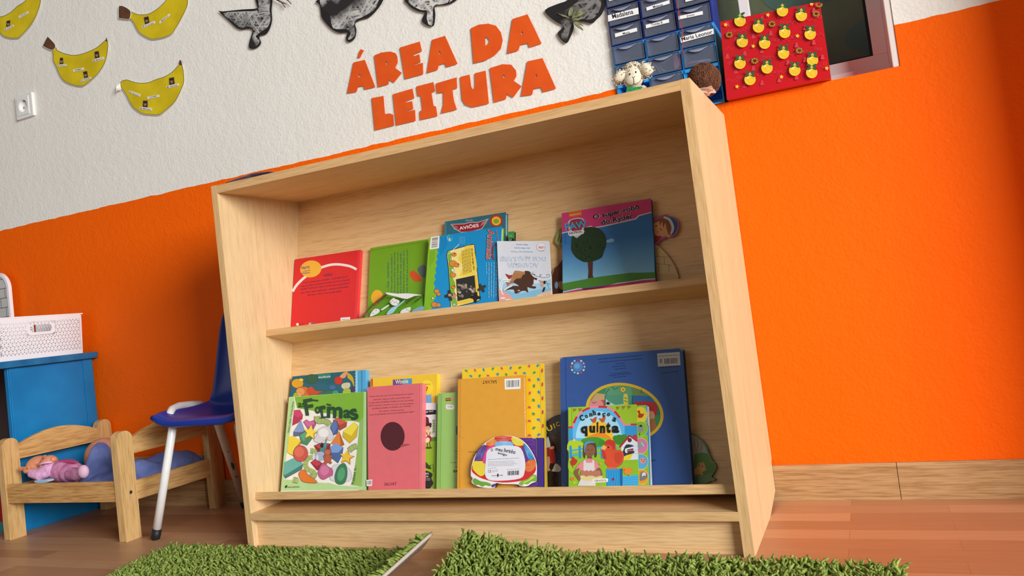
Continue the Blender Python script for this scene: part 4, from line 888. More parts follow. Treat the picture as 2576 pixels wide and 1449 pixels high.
# ---- as Formas
b = Book('light green hardback titled as Formas, coloured solid shapes, leftmost on the lower shelf', b4, [(148, 398), (922, 342), (915, 1334), (64, 1348)], .0150, .018, 'f0eee8', 'a9d092', 'r', hinge=.012, back='c6e0b4')
F = b.F
F.area([(148, 400), (200, 398), (212, 500), (186, 560), (170, 700), (150, 800), (130, 900), (110, 1100), (96, 1230), (160, 1236), (250, 1230), (400, 1262), (560, 1268), (640, 1290), (800, 1302), (900, 1305), (900, 1334), (64, 1348)], 'b3d99a')
F.area([(205, 396), (905, 344), (902, 600), (880, 660), (800, 640), (700, 640), (640, 600), (560, 560), (480, 560), (360, 530), (230, 512)], '7db436')
F.area([(862, 640), (902, 600), (888, 1302), (855, 1300), (775, 1290), (800, 1200), (830, 1000), (850, 800)], '93bb62')
S3 = [([(180, 690), (200, 530), (260, 525), (290, 580), (285, 620), (240, 660)], 'b8325a', [(200, 530), (262, 526), (292, 580), (240, 605), (192, 580)], 'c8466e'),
      ([(268, 625), (310, 740), (270, 790), (190, 800), (192, 750)], '5a6a96', [(268, 625), (308, 742), (262, 752), (194, 750)], '86a0d2'),
      ([(290, 650), (325, 624), (360, 645), (400, 630), (425, 670), (400, 720), (340, 725)], 'b8528a', [(300, 655), (330, 630), (360, 650), (395, 636), (410, 665), (345, 705)], 'cc6ca4'),
      ([(250, 780), (320, 735), (380, 740), (400, 800), (330, 890), (270, 870)], '4a8a66', [(260, 790), (320, 745), (350, 760), (300, 850)], '62a67e'),
      ([(592, 630), (640, 604), (738, 650), (730, 700), (660, 740), (640, 700)], 'b04a36', [(592, 630), (640, 604), (736, 650), (660, 680)], 'd0624a'),
      ([(565, 700), (600, 636), (635, 640), (656, 700), (640, 770), (590, 790)], '4a5f96', [(572, 700), (602, 642), (630, 648), (640, 700), (600, 770)], '5f78b4'),
      ([(806, 650), (850, 690), (835, 800), (762, 868), (690, 800), (700, 740)], 'd6b62a', [(806, 650), (846, 692), (780, 790), (695, 745)], 'eede48'),
      ([(655, 740), (710, 880), (680, 898), (570, 870)], 'b8621e', [(655, 740), (672, 880), (572, 868)], 'e0863a'),
      ([(145, 800), (190, 790), (270, 840), (262, 900), (196, 1000), (128, 960)], 'cc8a34', [(145, 800), (190, 790), (270, 840), (210, 910), (190, 985), (130, 960)], 'ead648'),
      ([(562, 905), (620, 862), (700, 905), (690, 980), (645, 1070), (570, 1010)], '4a6aa2', [(562, 905), (620, 862), (700, 905), (650, 960), (580, 960)], '7fa2dc'),
      ([(98, 1060), (240, 994), (290, 1080), (280, 1130), (110, 1225), (92, 1190)], '3e7f7a', [(98, 1060), (240, 994), (290, 1078), (105, 1190), (94, 1185)], '6ab2ac'),
      ([(365, 1060), (420, 1020), (490, 1070), (480, 1130), (430, 1140)], '9a2838', [(370, 1056), (420, 1030), (480, 1070), (430, 1100)], 'c03c54'),
      ([(400, 890), (470, 860), (570, 870), (560, 960), (440, 960)], '8a2a3a', [(410, 892), (470, 868), (560, 878), (480, 930)], 'b84a50')]
for a, ca_, c_, cb_ in S3: F.outlined(a, ca_, '2c2c34', 5); F.area(c_, cb_)
# green worm
for pth in ([(430, 590), (440, 640), (500, 640), (545, 660), (560, 690)], [(365, 940), (410, 950), (400, 1000), (340, 1020), (315, 1080), (340, 1130), (400, 1160), (395, 1200), (360, 1210)], [(755, 940), (800, 905), (838, 895)], [(190, 1235), (240, 1245)]):
    q = smooth(pth, 5, False); F.line(q, 58, '4a5a34'); F.line(q, 50, 'a8bc74')
    for i in range(2, len(q) - 1, 3):
        dx, dy = q[i + 1][0] - q[i][0], q[i + 1][1] - q[i][1]; l = math.hypot(dx, dy); F.line([(q[i][0] - dy / l * 24, q[i][1] + dx / l * 24), (q[i][0] + dy / l * 24, q[i][1] - dx / l * 24)], 2.5, '6c8044')
F.outlined(ell(266, 970, 76, 84, 0), 'c8584a', '2c2c34', 5); F.area(ell(252, 952, 48, 52), 'da705e')
F.outlined(star(370, 760, 84, 8), 'c8a020', '2c2c34', 5); F.area(star(364, 754, 74, 8), 'f0dc50')
F.outlined(star(735, 1010, 82, 10), 'd89a28', '2c2c34', 5); F.area(star(728, 1004, 70, 10), 'eec43c')
cloud = smooth([(400, 830), (430, 780), (440, 730), (480, 705), (520, 690), (560, 710), (590, 760), (600, 810), (570, 840), (520, 830), (470, 865), (420, 855)])
F.outlined(cloud, 'd6d6dc', '8a8a94', 4); F.area(ell(500, 760, 50, 44), 'ededf0')
F.outlined(smooth([(560, 1210), (590, 1100), (640, 1080), (720, 1100), (770, 1140), (780, 1230), (700, 1260), (600, 1250)]), 'd8d8e0', '8a8a94', 4)
F.outlined(smooth([(440, 1160), (470, 1085), (505, 1060), (545, 1100), (590, 1130), (590, 1190), (555, 1205), (500, 1235), (460, 1215)]), 'c0608e', '2c2c34', 5); F.area(ell(510, 1140, 44, 50, 20), 'd47ca4')
F.outlined(smooth([(610, 1200), (640, 1110), (700, 1065), (735, 1110), (738, 1200), (710, 1270), (660, 1284), (620, 1260)]), '3a8058', '2c2c34', 5); F.area(ell(678, 1180, 36, 70, 12), '58a276')
F.outlined(smooth([(245, 1180), (270, 1140), (310, 1135), (340, 1180), (420, 1240), (430, 1268), (350, 1268), (280, 1250)]), 'e07a2c', '2c2c34', 5)
# girl and bear
F.area(smooth([(480, 890), (530, 870), (520, 960), (500, 1030), (440, 1020), (460, 950)]), '4a8a8a'); F.area(smooth([(430, 960), (500, 960), (490, 1040), (420, 1030)]), 'a8b8d8'); F.area(ell(400, 1000, 14, 34), 'd8dce8'); F.area(ell(436, 1010, 12, 28), 'd8dce8'); F.line([(510, 900), (530, 820)], 14, '5a9a9a'); F.area(ell(535, 815, 12), 'd8a080'); F.area(ell(482, 890, 16, 22), '241c1c')
F.outlined(ell(540, 1015, 40, 50), 'b86044', '4a2418', 4); F.outlined(ell(540, 955, 34, 30), 'c26c4e', '4a2418', 4)
for p in ((515, 932, 10), (565, 930, 10), (505, 1000, 14), (578, 1000, 14), (520, 1062, 16), (568, 1062, 14)): F.outlined(ell(*p), 'b86044', '4a2418', 3)
GT = '1f4a30'
b.Ti.text('as', (240, 505), (316, 500), 48, GT, .035)
for ch, x0, y0, x1, y1, h in (('F', 318, 585, 408, 570, 165), ('o', 412, 568, 468, 566, 74), ('r', 476, 606, 538, 596, 120), ('m', 532, 610, 690, 614, 118), ('a', 700, 612, 772, 612, 88), ('s', 785, 640, 862, 618, 118)):
    b.Ti.text(ch, (x0, y0), (x1, y1), h, GT, .06)
for p in ([(316, 578), (350, 578)], [(360, 425), (445, 435)], [(470, 604), (530, 600)], [(530, 470), (575, 482)]): b.Ti.line(p, 16, GT)
b.T.text('António Cabral . Francisca Ramos', (150, 760), (200, 444), 18, '3f6c42', .01); b.T.text('Tobias e...', (810, 1285), (832, 1090), 24, '3f5a34', .01)
F.area([(108, 1308), (116, 1292), (132, 1290), (128, 1312), (114, 1320)], '1a2a20'); b.T.text('PORTO EDITORA', (136, 1318), (256, 1314), 14, '3a5a40', .02)
b.done()
# ---- yellow 7 book
b = Book('glossy yellow hardback with a number 7 in a disc, behind the pink book', b4, [(974, 213), (1650, 160), (1655, 900), (980, 900)], 0, .0125, 'eec412', 'f0cc24', 'r', hinge=.004, group='books on the lower shelf', rough=.18)
F = b.F; F.area([(976, 215), (998, 212), (998, 290), (978, 292)], 'b8402a'); F.line([(987, 214), (986, 292)], 6, 'e08a5a')
F.area([(1200, 222), (1298, 214), (1300, 300), (1200, 300)], '6a4a9c'); F.area([(1298, 214), (1394, 208), (1396, 300), (1300, 300)], '4f9ad0')
b.T.text('Winnie', (1228, 268), (1358, 256), 44, 'f0e8b0', .03)
F.area(ell(1545, 300, 64, 76), 'f6de3a'); b.T.text('7', (1532, 340), (1560, 338), 44, '4a3424', .02); b.T.text('Volume', (1510, 278), (1582, 274), 18, '8a6a14', .01)
F.area([(1470, 400), (1520, 388), (1530, 450), (1470, 470)], '2f72b4'); F.area([(1520, 386), (1590, 368), (1592, 470), (1525, 470)], '6fb4e0')
b.done()
# ---- CD booklet with drummer
b = Book('narrow white and green booklet with a drummer, between the salmon pink and pale green books', b4, [(1380, 456), (1644, 458), (1630, 1324), (1380, 1326)], .0125, .003, 'e2e6ea', 'e2e6ea', 'n', hinge=0, board=.0005, back='e2e6ea')
F = b.F; F.clip = (1380, 456, 1642, 1326)
F.area([(1380, 530), (1640, 528), (1638, 572), (1380, 590)], '18181a'); b.T.text('orange dock', (1500, 562), (1612, 552), 22, 'e8e8e8', .01)
F.area([(1380, 810), (1500, 800), (1560, 812), (1640, 796), (1634, 1326), (1380, 1326)], '8fc22c'); F.area(smooth([(1560, 820), (1590, 806), (1640, 812), (1638, 840), (1560, 846)]), '5f9a24')
F.area(smooth([(1400, 600), (1540, 596), (1566, 640), (1560, 710), (1400, 730)]), '6e1c2a')
for k in range(5): F.outlined(ell(1614, 638 + k * 27, 13, 13, n=14), '8cba5c', '4a7a30', 3)
F.area(ell(1562, 912, 38, 11), '5a4a2a')
F.area(ell(1562, 690, 30, 26), '2a2420'); F.area(ell(1582, 672, 12, 14), '2a2420'); F.area(ell(1556, 712, 24, 22), 'd8a87a'); F.area(smooth([(1535, 745), (1560, 730), (1585, 750), (1576, 790), (1544, 795)]), 'd8d4a0'); F.line([(1540, 752), (1560, 800)], 8, 'b03028'); F.line([(1580, 752), (1566, 800)], 8, 'b03028')
F.area(ell(1562, 825, 30, 38, 15), '9c2a2a'); F.area(ell(1552, 834, 22, 28, 15), 'e6e0c0'); F.line([(1550, 862), (1552, 910)], 6, '2a2420'); F.line([(1572, 862), (1580, 908)], 6, '2a2420'); F.line([(1520, 760), (1545, 780)], 6, 'd8a87a'); F.line([(1585, 760), (1605, 770), (1600, 745)], 6, 'd8a87a')
F.area(smooth([(1510, 1040), (1560, 1080), (1590, 1120), (1570, 1128), (1510, 1100)]), '2f4a20'); F.line([(1550, 1120), (1590, 1085)], 8, '26401a'); F.line([(1606, 1075), (1610, 1160)], 4, '2f4a20')
F.area(smooth([(1380, 1170), (1500, 1145), (1560, 1150), (1602, 1180), (1590, 1220), (1610, 1270), (1585, 1310), (1560, 1326), (1380, 1326)]), '232a22')
b.T.text('OFERTA', (1504, 1188), (1566, 1182), 20, 'd8dcd8', .04); b.T.text('CD com', (1504, 1212), (1560, 1208), 20, 'd8dcd8', .04); b.T.text('história narrada', (1504, 1232), (1576, 1226), 13, 'b8c0b8', .01); b.T.text('música original', (1504, 1248), (1580, 1243), 13, 'b8c0b8', .01)
b.done()
# ---- pale green hardback
b = Book('pale green hardback with a small white price sticker, left of the mustard yellow book', b5, [(246, 404), (486, 384), (484, 1340), (232, 1361)], .0165, .010, '9ac466', '8cba5e', 'l', hinge=.0075)
F = b.F; F.area([(325, 450), (388, 445), (388, 475), (326, 480)], '8a3a1c'); F.line([(330, 462), (385, 458)], 6, 'd8b070'); F.area(smooth([(380, 446), (410, 444), (410, 474), (382, 476)]), 'd0a070')
F.area(smooth([(328, 520), (345, 514), (405, 520), (410, 560), (345, 562), (328, 550)], 3), 'e4e0dc'); b.T.text('7,50', (346, 548), (396, 546), 18, '6a5a5a')
F.area(ell(440, 775, 10, 50), '4a72a8')
for k, (y, x0) in enumerate(((990, 415), (1020, 430), (1050, 424), (1106, 376))): F.words((x0, y), (470, y - 2), 9, '4f6f34', k)
b.T.text('os', (470, 1176), (402, 1178), -28, '24361a', .03, tl=(470, 1200)); F.line([(430, 1140), (440, 1150)], 5, '24361a')
b.done()
# ---- pink hardback
b = Book('plain salmon pink hardback with a dark round spot and SALVAT at its foot', b4, [(940, 298), (1500, 256), (1492, 1330), (952, 1336)], .0155, .0165, 'dd6870', 'e0757d', 'r', hinge=.0065, edge=None)
F = b.F
T7 = ['Desde muito novo que Carl Fredricksen tem um espírito', 'aventureiro. Agora, já velho, revive muitas vezes', 'os seus sonhos de infância. Sozinho em casa, Carl decide', 'partir à aventura e levantar voo com a sua casa, suspensa', 'de milhares de balões, em direção a um continente', 'que o fascina: a América do Sul!', 'O que irá ele descobrir durante esta surpreendente viagem?']
for t, (x0, x1, y0, y1) in zip(T7, ((965, 1410, 404, 376), (1000, 1378, 436, 412), (960, 1408, 466, 440), (958, 1412, 496, 472), (990, 1382, 526, 498), (1060, 1308, 552, 540), (960, 1418, 590, 556))): b.T.text(t, (x0, y0), (x1, y1), 19, '6a2a34', .012)
F.area(ell(1198, 795, 122, 146), '521a26'); F.area(smooth([(1290, 880), (1340, 872), (1376, 880), (1320, 896), (1280, 905)]), 'a84a50')
b.Ti.text('SALVAT', (1115, 1296), (1238, 1292), 32, '5a1a28', .01)
F.barcode([(932, 1238), (992, 1232), (990, 1296), (934, 1300)], seed=2)
b.done()

# ---- yellow leaf pattern hardback
b = Book('tall yellow hardback patterned with small coloured leaves, behind the mustard yellow book', b5, [(493, 160), (1306, 94), (1336, 1358), (500, 1358)], .0075, .014, 'f2ca1e', 'f0c81c', 'r', hinge=.0055, back='2f7fc0')
F = b.F
def leaf(cx, cy, r_, c_, rot):
    pts = []
    for i in range(15):
        k = (1, .5, .82, .45, .95, .5, .8, .42, .6, .3, .35, .3, .8, .45, .8)[i]; t = radians(i * 24 + rot); pts.append((cx + r_ * k * cos(t), cy + r_ * k * sin(t)))
    F.area(pts, c_); F.line([(cx, cy), (cx - r_ * .9 * sin(radians(rot + 30)), cy + r_ * .9)], 3, c_)
LC = ['d9566a', '1d8fc8', '4a9a4c']
rr = random.Random(5)
for i, (x, y) in enumerate([(535, 175), (622, 170), (708, 163), (802, 150), (892, 150), (982, 143), (1076, 138), (1174, 125), (1256, 118)]): leaf(x, y, 22, LC[(i + 2) % 3], rr.uniform(0, 360))
for i, (x, y) in enumerate([(582, 228), (668, 222), (755, 218), (855, 207), (942, 207), (1036, 195), (1126, 198), (1222, 188)]): leaf(x, y, 21, LC[(i + 1) % 3], rr.uniform(0, 360))
for k, y in enumerate((262, 396, 538, 676, 822)): leaf(1176, y, 22, LC[0], rr.uniform(0, 360)); leaf(1268, y - 6, 23, LC[1], rr.uniform(0, 360))
for k, y in enumerate((325, 465, 604, 748)): leaf(1218, y, 23, LC[2], rr.uniform(0, 360))
for k in range(8): F.area(ell(1304 + k * 2, 170 + k * 140, 8, 22, 5, 10), 'c8405c')
b.done()
# ---- mustard hardback
b = Book('mustard yellow hardback standing upside down with a barcode sticker, behind the turtle shaped book', b5, [(452, 258), (1120, 214), (1136, 1350), (444, 1360)], .0270, .012, 'e2a02a', 'dc9a26', 'l', hinge=.004, pages=noisy('bluish_page_block', (120, 150, 170), (225, 225, 220), (300, 300, 300), .7))
F = b.F; F.barcode([(922, 254), (1085, 246), (1084, 354), (926, 362)], seed=8)
b.Ti.text('SALVAT', (844, 266), (698, 270), 34, '3a2008', .01)
F.line([(470, 740), (495, 742), (500, 758)], 3, 'c8861c'); F.line([(455, 828), (500, 856), (512, 858)], 3, 'c8861c')
b.T.text('o que fará agora?', (655, 984), (555, 986), 18, '6a4410', .01); b.T.text('a?', (625, 1018), (598, 1018), 14, '6a4410', .01)
b.done()

# ---- dark book behind the big blue one
s_ = Shaped('dark starry board book with yellow letters, half hidden behind the big blue book', b5, [(1335, 1358), (1330, 760), (1345, 700), (1380, 660), (1430, 630), (1500, 612), (1600, 640), (1700, 1358)], 0, .006, '2c1c1a', '120c0c', k=2)
F = s_.F; rr = random.Random(3)
F.area(smooth([(1395, 830), (1470, 780), (1500, 760), (1520, 900), (1480, 1060), (1440, 930)]), '4a3a30'); F.area([(1415, 1000), (1500, 990), (1500, 1110), (1430, 1110)], '20406a')
for _ in range(60): x, y = rr.uniform(1345, 1495), rr.uniform(760, 1330); F.mb.poly([F.p(x + a, y + c_, .0004) for a, c_ in ((-2, 0), (0, -2), (2, 0), (0, 2))], mc('d8c8a0'))
F.area(smooth([(1362, 838), (1376, 880), (1388, 930), (1372, 952), (1348, 945), (1346, 880)]), 'dcdcd8'); F.area(smooth([(1350, 960), (1410, 950), (1430, 1000), (1440, 1090), (1400, 1110), (1350, 1080)]), 'b02824')
F.area(smooth([(1345, 1060), (1376, 1040), (1384, 1100), (1374, 1150), (1388, 1176), (1360, 1188), (1342, 1140)]), 'e0a088'); F.area(smooth([(1410, 1170), (1440, 1110), (1490, 1150), (1480, 1192), (1400, 1188)]), 'dcdcdc'); F.area(smooth([(1380, 945), (1420, 935), (1424, 960), (1384, 966)]), 'e0a088')
for ch, x0, y0, x1, y1, h in (('U', 1362, 790, 1416, 766, 52), ('I', 1430, 756, 1440, 752, 50), ('C', 1450, 740, 1486, 728, 46), ('Q', 1338, 812, 1356, 800, 20)): s_.Ti.text(ch, (x0, y0), (x1, y1), h, 'e6d43c', .05)
b_ = s_.done()
# ---- rabbit and mouse shaped book
s_ = Shaped('green forest shaped board book with a mouse, at the right end below', b6, [(1300, 1335), (1300, 900), (1404, 852), (1450, 872), (1510, 920), (1556, 980), (1580, 1050), (1608, 1110), (1636, 1140), (1638, 1190), (1608, 1240), (1600, 1262), (1630, 1276), (1622, 1300), (1590, 1302), (1560, 1318), (1500, 1330), (1420, 1340)], 0, .007, '6c8a52', '241610')
F = s_.F
F.area([(1408, 870), (1450, 885), (1500, 930), (1540, 985), (1565, 1060), (1500, 1040), (1408, 1080)], '9ab4ac'); F.area(smooth([(1408, 1090), (1440, 1050), (1500, 1035), (1560, 1050), (1580, 1120), (1620, 1150), (1600, 1230), (1408, 1240)]), '5c8a3c')
for p in ([(1425, 890), (1440, 960), (1430, 1040)], [(1465, 900), (1475, 960), (1460, 1030)], [(1500, 930), (1505, 980), (1495, 1030)]): F.line(p, 18, 'b08a78')
F.area([(1412, 940), (1440, 1000), (1425, 1180), (1410, 1190)], 'a89a90')
F.area(smooth([(1420, 1200), (1455, 1180), (1500, 1175), (1540, 1185), (1562, 1186), (1530, 1205), (1510, 1225), (1520, 1245), (1480, 1240), (1420, 1245)]), 'd8a458'); F.area(ell(1498, 1165, 40, 34), 'dcaa60'); F.area(ell(1478, 1155, 16, 14), 'c07c48'); F.area(ell(1512, 1164, 6), '1c140c'); F.area(ell(1562, 1186, 6), '8a3020'); F.area(ell(1510, 1135, 20, 14), 'cc9a50')
s_.done()
# ---- big blue
b = Book('largest book, plain royal blue board book with worn corners and a yellow ringed picture', b6, [(182, 146), (1325, 58), (1422, 1335), (196, 1340)], .0085, .020, '2f569c', '2f569c', 'l', hinge=.010, pages=noisy('worn_board_edge', (120, 96, 62), (160, 135, 95), 300, .8), board=.002, rough=.4)
F = b.F
for q in ([(182, 146), (214, 142), (190, 162)], [(1290, 60), (1325, 58), (1330, 90), (1318, 78)], [(1422, 1335), (1385, 1336), (1412, 1322), (1418, 1290)], [(196, 1340), (230, 1340), (205, 1330)]): F.area(q, 'a89068')
F.area(ell(785, 655, 368, 268, 12, 48), 'dcb62c'); O = ell(785, 655, 340, 242, 12, 48)
F.area(O, '3f8a5c')
def inO(pts, c_):
    # keep the picture inside the ring by pulling points to the ellipse
    q = []
    for x, y in pts:
        r = radians(-12); dx, dy = x - 785, y - 655; a = dx * cos(r) - dy * sin(r); e = dx * sin(r) + dy * cos(r); k = math.hypot(a / 338, e / 240)
        if k > 1: a /= k; e /= k
        r = radians(12); q.append((785 + a * cos(r) - e * sin(r), 655 + a * sin(r) + e * cos(r)))
    F.area(q, c_)
inO([(430, 620), (470, 500), (600, 495), (590, 700), (430, 700)], 'c8504a'); inO([(430, 560), (520, 480), (620, 490), (600, 540), (480, 560)], 'c8a474')
inO([(600, 470), (850, 440), (860, 500), (800, 700), (600, 700)], '4f9a7c'); inO([(605, 420), (700, 405), (850, 410), (856, 495), (600, 498)], '5fa078'); inO([(850, 400), (1000, 440), (1100, 540), (1080, 560), (860, 500)], '6a8a4a')
inO([(860, 500), (1060, 480), (1120, 600), (1120, 700), (870, 700)], '2a68a4'); inO([(1090, 560), (1140, 620), (1140, 800), (1040, 860), (1010, 700)], '2f7a58'); inO([(1000, 700), (1140, 680), (1110, 800), (1000, 880)], '3a8a50')
inO(smooth([(775, 498), (812, 495), (815, 600), (780, 600)]), 'd8c84a'); inO(smooth([(430, 590), (480, 545), (550, 545), (585, 580), (585, 700), (430, 700)]), 'dc908a')
inO([(608, 530), (640, 560), (700, 590), (780, 580), (780, 700), (608, 700)], 'b8d0dc'); inO(ell(630, 575, 18, 14), '20242a')
for p in ([(605, 500), (600, 600)], [(855, 500), (862, 600)], [(640, 440), (610, 480), (620, 495)], [(670, 420), (690, 445), (725, 425)], [(940, 440), (942, 480)], [(478, 560), (500, 575), (520, 560)], [(780, 520), (810, 530)], [(780, 550), (812, 560)]): F.line(p, 5, '1e3a34')
F.outlined([(770 + (30 if i % 2 else 22) * cos(pi * i / 6), 446 + (30 if i % 2 else 22) * sin(pi * i / 6)) for i in range(12)], 'e8c83c', '2a3a20', 3); F.area(ell(770, 446, 9), 'c06a24')
inO(smooth([(860, 590), (900, 560), (980, 555), (1070, 570), (1090, 620), (1060, 700), (860, 700)]), 'b02c30'); inO(smooth([(1000, 660), (1050, 650), (1066, 700), (1040, 760), (1000, 760)]), 'c8906a'); inO(smooth([(1000, 740), (1060, 720), (1080, 800), (1050, 850), (1000, 850)]), 'a06a3a')
for cx, cy in ((1010, 690), (1012, 765)): F.area(ell(cx, cy, 14, 12, n=10), '5a3020'); F.area(ell(cx, cy, 10, 8, n=10), 'd8a880')
# globe emblem ringed with little letters
F.area(ell(348, 232, 48, 48), '4a86c8'); F.area(ell(340, 226, 26, 24), '6aa6dc')
for i, c_ in enumerate(['c03840', 'd8d4d0', 'd8a0a8', '9ab8d8', 'e0d8d0', 'c05060', 'd8c8c0', '8ac0d8', 'd8d8d8', 'c87858', 'e8e0d8', 'a8c8e0']):
    a = radians(i * 30 - 90); F.area(ell(348 + 62 * cos(a), 232 + 62 * sin(a), 12, 9, i * 30, 8), c_)
F.area([(1088, 108), (1300, 94), (1308, 218), (1096, 232)], 'c8cac8'); F.barcode([(1105, 150), (1140, 148), (1142, 210), (1108, 214)], False, 4); F.barcode([(1140, 145), (1290, 135), (1292, 216), (1146, 222)], False, 6); F.words((1096, 136), (1290, 124), 7, '4a4a52', 5)
for k, (x0, x1, y) in enumerate(((535, 945, 165), (545, 945, 195), (700, 790, 208), (670, 800, 235), (690, 800, 258), (660, 830, 300), (640, 850, 318), (680, 800, 334), (1125, 1285, 244), (1130, 1280, 292))): F.words((x0, y), (x1, y - (x1 - x0) * .09), 9, '1c3260', k + 2)
b.T.text('O Ma', (1076, 1098), (1024, 1102), 14, '141c34', .02)
b.done()
# ---- quinta
b = Book('small bright board book titled Conheço a quinta, in front of the big blue book', b6, [(258, 612), (896, 584), (918, 1352), (262, 1352)], .0290, .024, '9cc41e', '9cc41e', 'l', hinge=.0055, board=.002)
F = b.F; F.clip = (262, 560, 918, 1352)
F.area([(262, 805), (900, 780), (910, 1000), (262, 1000)], '2f9ad8')
F.clip = None
A_ = [(300, 806), (310, 760), (340, 700), (390, 650), (460, 618), (540, 608), (620, 612), (690, 650), (740, 710), (785, 780)]
F.area(A_ + [(785, 1000), (300, 1000)], '5fb8e8'); F.area(smooth([(330, 860), (360, 760), (430, 680), (540, 650), (650, 680), (730, 770), (760, 880)], 4, False) + [(760, 900), (330, 900)], 'a8dcf4')
q = smooth(A_, 4, False)
for i in range(0, len(q) - 3, 4): F.line(q[i:i + 5], 20, 'c82838' if (i // 4) % 2 else 'e88aa0')
for x0, x1, y, c_ in ((256, 300, 800, 'c82838'), (785, 842, 775, 'e88aa0'), (842, 900, 772, 'c82838')): F.line([(x0, y), (x1, y - 2)], 16, c_)
F.area(smooth([(420, 880), (440, 800), (500, 750), (570, 742), (630, 780), (670, 850), (690, 920)], 4, False) + [(420, 920)], 'f2c22c'); F.area(smooth([(440, 900), (500, 860), (580, 850), (650, 890), (640, 920)], 4), 'ee8a24')
F.area([(262, 940), (340, 930), (430, 900), (520, 888), (620, 900), (720, 930), (905, 930), (912, 1352), (262, 1352)], '8cc028')
F.area(smooth([(262, 930), (340, 925), (420, 960), (440, 1010), (262, 1030)], 3), 'b4d028'); F.area(smooth([(380, 915), (470, 890), (560, 900), (620, 960), (520, 990), (420, 960)], 3), '3f9a2c')
for cx, cy, r_ in ((735, 915, 48), (780, 900, 36), (575, 945, 30), (700, 900, 26)): F.area(ell(cx, cy, r_), '3a8a24'); [F.area(ell(cx + a, cy + e, 3, n=6), 'c05a28') for a, e in ((-18, -8), (10, 6), (0, -20), (18, -16))]
F.area([(300, 925), (312, 900), (325, 925)], 'e0d8c0'); F.area([(298, 905), (312, 892), (326, 905)], 'e08a2c')
# fence, barn
for y in (1010, 1058): F.line([(262, y + 8), (330, y), (400, y - 12), (560, y - 20), (720, y - 20)], 16, '44aee0')
for x in (365, 570, 280): F.line([(x, 970), (x + 4, 1090)], 20, '2f92cc')
F.area([(750, 970), (830, 885), (905, 940), (914, 1100), (760, 1105)], 'dce4ec'); F.line([(738, 985), (832, 876), (905, 925)], 18, 'b8242c'); F.area([(870, 868), (900, 870), (904, 930), (860, 895)], 'c8303a'); F.area(ell(832, 918, 20), '6a2424'); F.area([(808, 1005), (866, 995), (870, 1040), (812, 1046)], '7a2828')
for k in range(3): F.line([(756, 985 + k * 34), (910, 975 + k * 34)], 4, 'a8c4dc')
F.area([(790, 1045), (865, 1040), (840, 1095), (774, 1110)], 'e8d02c')
F.area(smooth([(280, 1090), (262, 1100), (262, 1200), (330, 1230), (300, 1180), (340, 1100)], 3), 'a0c828')
# rooster
F.area(smooth([(765, 1030), (800, 960), (870, 970), (840, 985), (790, 1000), (800, 1040), (870, 1020), (870, 1040), (800, 1060), (760, 1080), (740, 1040)], 3), '2c3440')
F.outlined(smooth([(585, 1000), (600, 960), (640, 945), (690, 965), (710, 1010), (740, 1010), (775, 1040), (775, 1100), (750, 1150), (700, 1175), (640, 1170), (600, 1130), (612, 1080), (590, 1050)], 4), 'd8502c', 'a83418', 3)
F.area(smooth([(606, 960), (610, 930), (640, 912), (690, 930), (700, 980), (680, 1010), (660, 970)], 4), 'c8302c'); F.area(smooth([(572, 1010), (600, 1030), (612, 1070), (600, 1100), (578, 1070)], 4), 'c8302c'); F.area([(562, 990), (590, 962), (620, 985), (600, 1010), (570, 1004)], 'e8b054'); F.area(ell(632, 985, 8), '1a1010')
F.area(smooth([(690, 1050), (745, 1030), (765, 1070), (740, 1130), (700, 1125)], 4), 'c8442a'); F.area([(630, 1165), (700, 1172), (740, 1190), (620, 1192)], 'd86a34')
# blue posts
F.area([(612, 1190), (760, 1184), (762, 1350), (618, 1352)], '2a9ad8'); F.area([(740, 1186), (765, 1184), (766, 1350), (742, 1351)], '1c5fa0'); F.area([(766, 1255), (912, 1242), (914, 1350), (766, 1352)], '44b4e4')
for k in range(5): F.line(smooth([(630 + k * 24, 1200), (636 + k * 24, 1260), (626 + k * 24, 1345)], 3, False), 4, '1878b8')
for k in range(4): F.line([(770, 1275 + k * 20), (912, 1265 + k * 20)], 4, '1f8cc8')
F.area(ell(678, 1288, 14, 12), 'b82838'); F.area(ell(678, 1278, 6), '1a1a1a')
# chick and small birds
F.area(smooth([(765, 1185), (785, 1168), (815, 1180), (850, 1175), (855, 1210), (820, 1242), (785, 1230), (780, 1205)], 4), 'e88a30'); F.area(ell(786, 1195, 4), '1a1010'); F.line([(820, 1240), (822, 1256)], 6, 'b03a24')
F.area(smooth([(275, 1120), (300, 1100), (335, 1098), (342, 1120), (320, 1150), (290, 1158)], 4), 'b83a24'); F.area(ell(305, 1098, 18), 'b83a24'); F.area(ell(300, 1078, 9, 6), 'c82828'); F.line([(296, 1150), (302, 1180)], 4, '8a2818'); F.area(ell(560, 1140, 14, 10), 'e8a030'); F.area(ell(296, 1280, 20, 16), 'e0752c'); F.line([(300, 1320), (328, 1310)], 10, 'e8c83a')
# girl
F.area(smooth([(398, 1060), (400, 970), (420, 930), (470, 925), (515, 950), (525, 1060), (505, 1075), (500, 1000), (430, 1000), (415, 1085)], 3), '5a3a28'); F.area(smooth([(405, 985), (408, 945), (440, 925), (490, 930), (512, 945), (470, 945), (430, 965), (412, 1040)], 3), '5a90b4')
F.area(ell(462, 1015, 48, 56), '8a5a40'); F.area(ell(444, 1010, 4, 5), '1a0c08'); F.area(ell(480, 1008, 4, 5), '1a0c08'); F.line(smooth([(450, 1045), (464, 1052), (478, 1044)], 3, False), 3, '5a2c20'); F.area(ell(463, 1025, 6, 5), '7a4c34')
F.area([(440, 1068), (480, 1068), (478, 1100), (442, 1100)], '7a4c34')
F.area(smooth([(400, 1110), (440, 1090), (480, 1095), (520, 1115), (548, 1180), (500, 1200), (385, 1200), (330, 1190), (360, 1140)], 3), 'e08a90')
